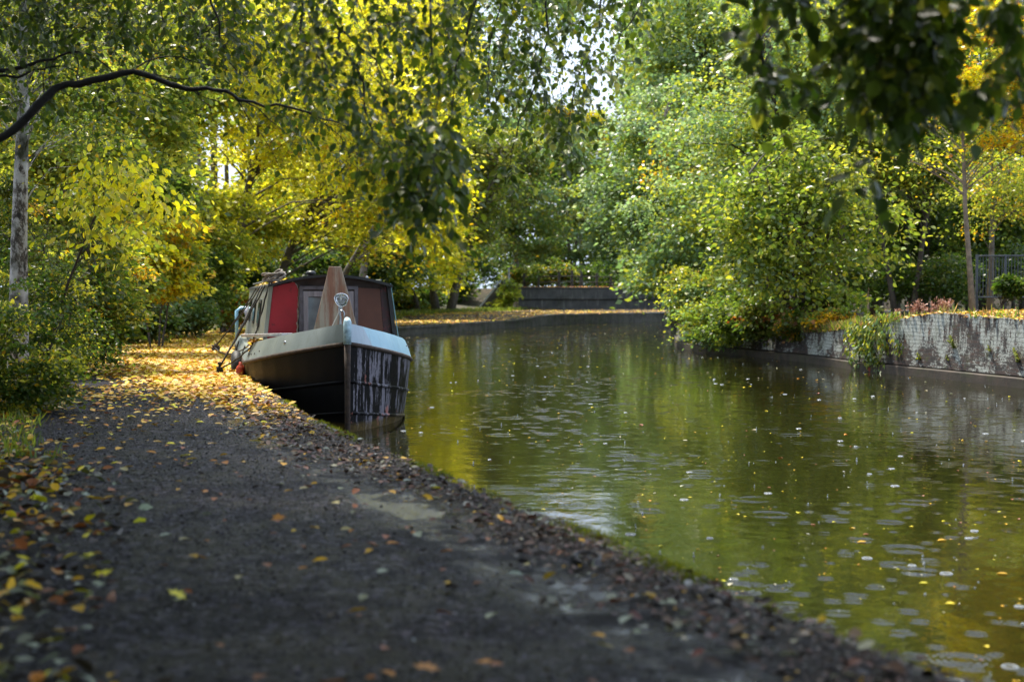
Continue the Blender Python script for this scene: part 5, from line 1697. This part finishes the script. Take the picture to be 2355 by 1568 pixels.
def floating():
    rng = np.random.default_rng(31)
    L = Leaves()
    n = 2300
    D = 4.2 + 85 * rng.random(n) ** 1.5
    E = np.interp(D, LY, LX) + .05; R_ = np.interp(D, RY, RX) - .15
    lim = np.minimum(R_, .40 * D + 1)
    x = E + (lim - E) * rng.random(n)
    # keep clear of the hull
    c, s = math.cos(BA), math.sin(BA)
    lx = (x - BO[0]) * c + (D - BO[1]) * s; ly = -(x - BO[0]) * s + (D - BO[1]) * c
    ok = ~((ly > -.1) & (ly < 13.5) & (np.abs(lx) < np.interp(ly, BU, BB) + .06))
    x, D = x[ok], D[ok]; n = len(x)
    a = rng.uniform(0, 6.28, n)
    L.add(T6, np.stack([x, D, np.full(n, WZ + .004)], 1), np.stack([np.cos(a), np.sin(a), np.zeros(n)], 1), np.stack([rng.normal(0, .05, n), rng.normal(0, .05, n), np.ones(n)], 1),
          rng.choice([.016, .028, .05], n, p=[.55, .35, .10]) * rng.uniform(.7, 1.3, n) * (1 + .006 * D), pick(rng, [(GOLD, 3), (YEL, 4), (ORG, 1.2), ((.45, .42, .3), 2), (RUST, 1), ((.5, .2, .15), .6)], n))
    tag(L.build('floating_leaves', LITTER, None), 'small yellow and pink leaves drifting on the canal', 'floating leaves', kind='stuff')
    # splashes: a bead of water thrown up inside a tiny crown
    mb = MB()
    k = 0
    while k < 430:
        D = 4.6 + 42 * rng.random() ** 1.5
        x0, x1 = fL(D) + .15, min(fR(D) - .2, .4 * D + .5)
        x = rng.uniform(x0, x1)
        lx = (x - BO[0]) * c + (D - BO[1]) * s; ly = -(x - BO[0]) * s + (D - BO[1]) * c
        if -.2 < ly < 13.6 and abs(lx) < float(np.interp(ly, BU, BB)) + .1: continue
        k += 1
        r = rng.uniform(.0035, .008)
        q = rng.random()
        if q < .5:
            mb.lathe([(.0005, .0), (r, r * .2), (r * .9, r * .7), (r * .5, r * 1.0), (.0005, r * 1.1)], 8, (x, D, WZ + .001))
        elif q < .75:
            h = rng.uniform(.008, .03)
            mb.lathe([(.0005, -r), (r * .7, -r * .7), (r, 0), (r * .7, r * .7), (.0005, r)], 8, (x, D, WZ + h))
            mb.lathe([(r * 1.5, 0), (r * .5, h * .4), (r * .3, h * .8)], 7, (x, D, WZ + .001))
        else:
            R = rng.uniform(.012, .035)
            mb.lathe([(R + .006, .0), (R + .002, .004), (R, .0055), (R - .002, .004), (R - .006, 0)], 18, (x, D, WZ + .001))
    kk = N('splash_water')
    g = kk.bsdf((.8, .85, .88), .08, None, 0, .9, Transmission_Weight=.75, IOR=1.33)
    o = mb.build('rain_splashes', kk.done(g), None, smooth=True, fix=False)
    tag(o, 'beads and rings of water where raindrops strike the canal', 'rain splashes', kind='stuff')


floating()


def grasses():
    rng = np.random.default_rng(61)
    BL = (np.array([[-.05, 0, 0], [.05, 0, 0], [.035, .6, .03], [0, 1, .1], [-.035, .6, .03]]), [[0, 1, 2, 3, 4]])
    L = Leaves()

    def tuft(x, y, z, h, n, pal):
        for i in range(len(x)):
            d = rng.normal(0, .06, (n, 2))
            pos = np.stack([x[i] + d[:, 0], y[i] + d[:, 1], np.full(n, z[i] - .01)], 1)
            ax = np.stack([rng.normal(0, .45, n), rng.normal(0, .45, n), np.ones(n)], 1)
            nr = np.stack([rng.normal(0, 1, n), rng.normal(0, 1, n), np.full(n, .3)], 1)
            L.add(BL, pos, ax, nr, h * rng.uniform(.4, 1.2, n), pick(rng, pal, n))
    GP = [(GRN, 4), (LG, 4), (YG, 1.5), ((.2, .16, .06), 1)]
    y = np.concatenate([rng.uniform(9.5, 20, 240), rng.uniform(20, 60, 420)])
    x = np.interp(y, PY, PX) - rng.uniform(-.25, .9, len(y)) * (1 + .02 * y)
    tuft(x, y, np.array([gz(a, b) for a, b in zip(x, y)]), .15, 14, GP)
    y = rng.uniform(60, 103, 500); x = np.interp(y, PY, PX) + rng.uniform(-1.5, 1.8, 500)
    tuft(x, y, np.interp(y, QY, QZ), .3, 12, GP)
    y = np.concatenate([rng.uniform(29.3, 40, 520), rng.uniform(24, 46, 60)]); x = np.interp(y, RY, RX) + .05 + rng.random(580) ** 2 * 1.6
    tuft(x, y, np.array([gz(a, b) for a, b in zip(x, y)]), .24, 13, GP + [((.35, .2, .12), 3), ((.4, .28, .15), 2)])
    tag(L.build('verge_grass', LEAF, None), 'rough green and straw coloured grass along the path verge and bank', 'grass', kind='stuff')
    # moss along the lip of the quay
    L = Leaves()
    n = 60000
    y = 3.5 + 18 * rng.random(n) ** 1.2
    d = np.abs(rng.normal(0, .07, n)) - .02
    keep = (np.sin(2.3 * y) + .7 * np.sin(5.7 * y + 1) + .4 * np.sin(13 * y)) + rng.normal(0, .4, n) > .75
    y, d = y[keep], d[keep]; n = len(y)
    pos = np.stack([np.interp(y, LY, LX) - d, y, np.full(n, .0) - np.where(d < 0, rng.uniform(0, .12, n), 0)], 1)
    L.add(BL, pos, np.stack([rng.normal(.1, .4, n), rng.normal(0, .4, n), np.ones(n)], 1), rng.normal(0, 1, (n, 3)), rng.uniform(.018, .05, n), pick(rng, [((.17, .19, .012), 4), ((.24, .23, .015), 2), (DKG, 1.5)], n))
    tag(L.build('quay_moss', LEAF, None), 'cushions of bright green moss along the quay lip', 'moss', kind='stuff')


grasses()

# old iron mooring ring half buried in the mulch near the water
def ring():
    p = at(1350, 1310, 1.12 * F / (1310 - 678))
    o = tag(empty('mooring_ring', (p[0], p[1], .03)), 'rusty iron ring half buried in leaf mulch near the quay lip', 'ring')
    o.scale = (.7, .7, .7)
    MB().tube([(.075 * math.cos(a), .075 * math.sin(a), .025 + .02 * math.sin(a)) for a in np.linspace(0, 2 * math.pi, 25)], .011, 8).build('ring', TRIMX, o, smooth=True)
    MB().lathe([(.03, -.03), (.028, .03), (.02, .04), (.001, .042)], 12, (-.08, 0, 0)).build('staple', TRIMX, o, smooth=True)


ring()

# ================================================================== CAMERA, LIGHT, WORLD
cam_d = bpy.data.cameras.new('camera')
cam = bpy.data.objects.new('camera', cam_d)
COL.objects.link(cam)
cam.location = CAM
cam.rotation_euler = (math.pi / 2 - TH, 0, 0)
cam_d.sensor_width = 36
cam_d.lens = 50
cam_d.clip_end = 3000
cam_d.clip_start = .05
cam_d.dof.use_dof = True
cam_d.dof.focus_distance = 17.6
cam_d.dof.aperture_fstop = 2.0
scene.camera = cam

SUN = Vector((-.22, .34, .90)).normalized()
w = bpy.data.worlds.new('World')
scene.world = w
w.use_nodes = True
nt = w.node_tree
sky = nt.nodes.new('ShaderNodeTexSky')
sky.sky_type = 'NISHITA'
sky.sun_disc = False
sky.sun_elevation = math.asin(SUN.z)
sky.sun_rotation = math.atan2(SUN.x, SUN.y)
sky.air_density = 1.0
sky.dust_density = 6.0
sky.ozone_density = 1.0
bg = nt.nodes['Background']
bg.inputs[1].default_value = .15
tc = nt.nodes.new('ShaderNodeTexCoord')
cn = nt.nodes.new('ShaderNodeTexNoise'); cn.inputs['Scale'].default_value = 2.2; cn.inputs['Detail'].default_value = 6
cr = nt.nodes.new('ShaderNodeValToRGB'); cr.color_ramp.elements[0].position = .3; cr.color_ramp.elements[0].color = (.55, .55, .55, 1); cr.color_ramp.elements[1].position = .6
cm = nt.nodes.new('ShaderNodeMix'); cm.data_type = 'RGBA'
nt.links.new(tc.outputs['Generated'], cn.inputs['Vector']); nt.links.new(cn.outputs[0], cr.inputs[0]); nt.links.new(cr.outputs[0], cm.inputs[0])
nt.links.new(sky.outputs[0], cm.inputs[6]); cm.inputs[7].default_value = (3.3, 3.95, 5.1, 1)      # rain cloud over most of the sky
nt.links.new(cm.outputs[2], bg.inputs[0])
sd = bpy.data.lights.new('sun', 'SUN')
so = bpy.data.objects.new('sun', sd)
COL.objects.link(so)
sd.energy = 3.6
sd.angle = math.radians(5)
sd.color = (1, .93, .80)
so.rotation_euler = SUN.to_track_quat('Z', 'Y').to_euler()

scene.view_settings.view_transform = 'Standard'
scene.view_settings.look = 'None'
scene.view_settings.exposure = 1.4
scene.view_settings.gamma = 1
scene.cycles.max_bounces = 7
scene.cycles.diffuse_bounces = 2
scene.cycles.glossy_bounces = 3
scene.cycles.transmission_bounces = 6
scene.cycles.use_denoising = True
scene.cycles.sample_clamp_indirect = 6
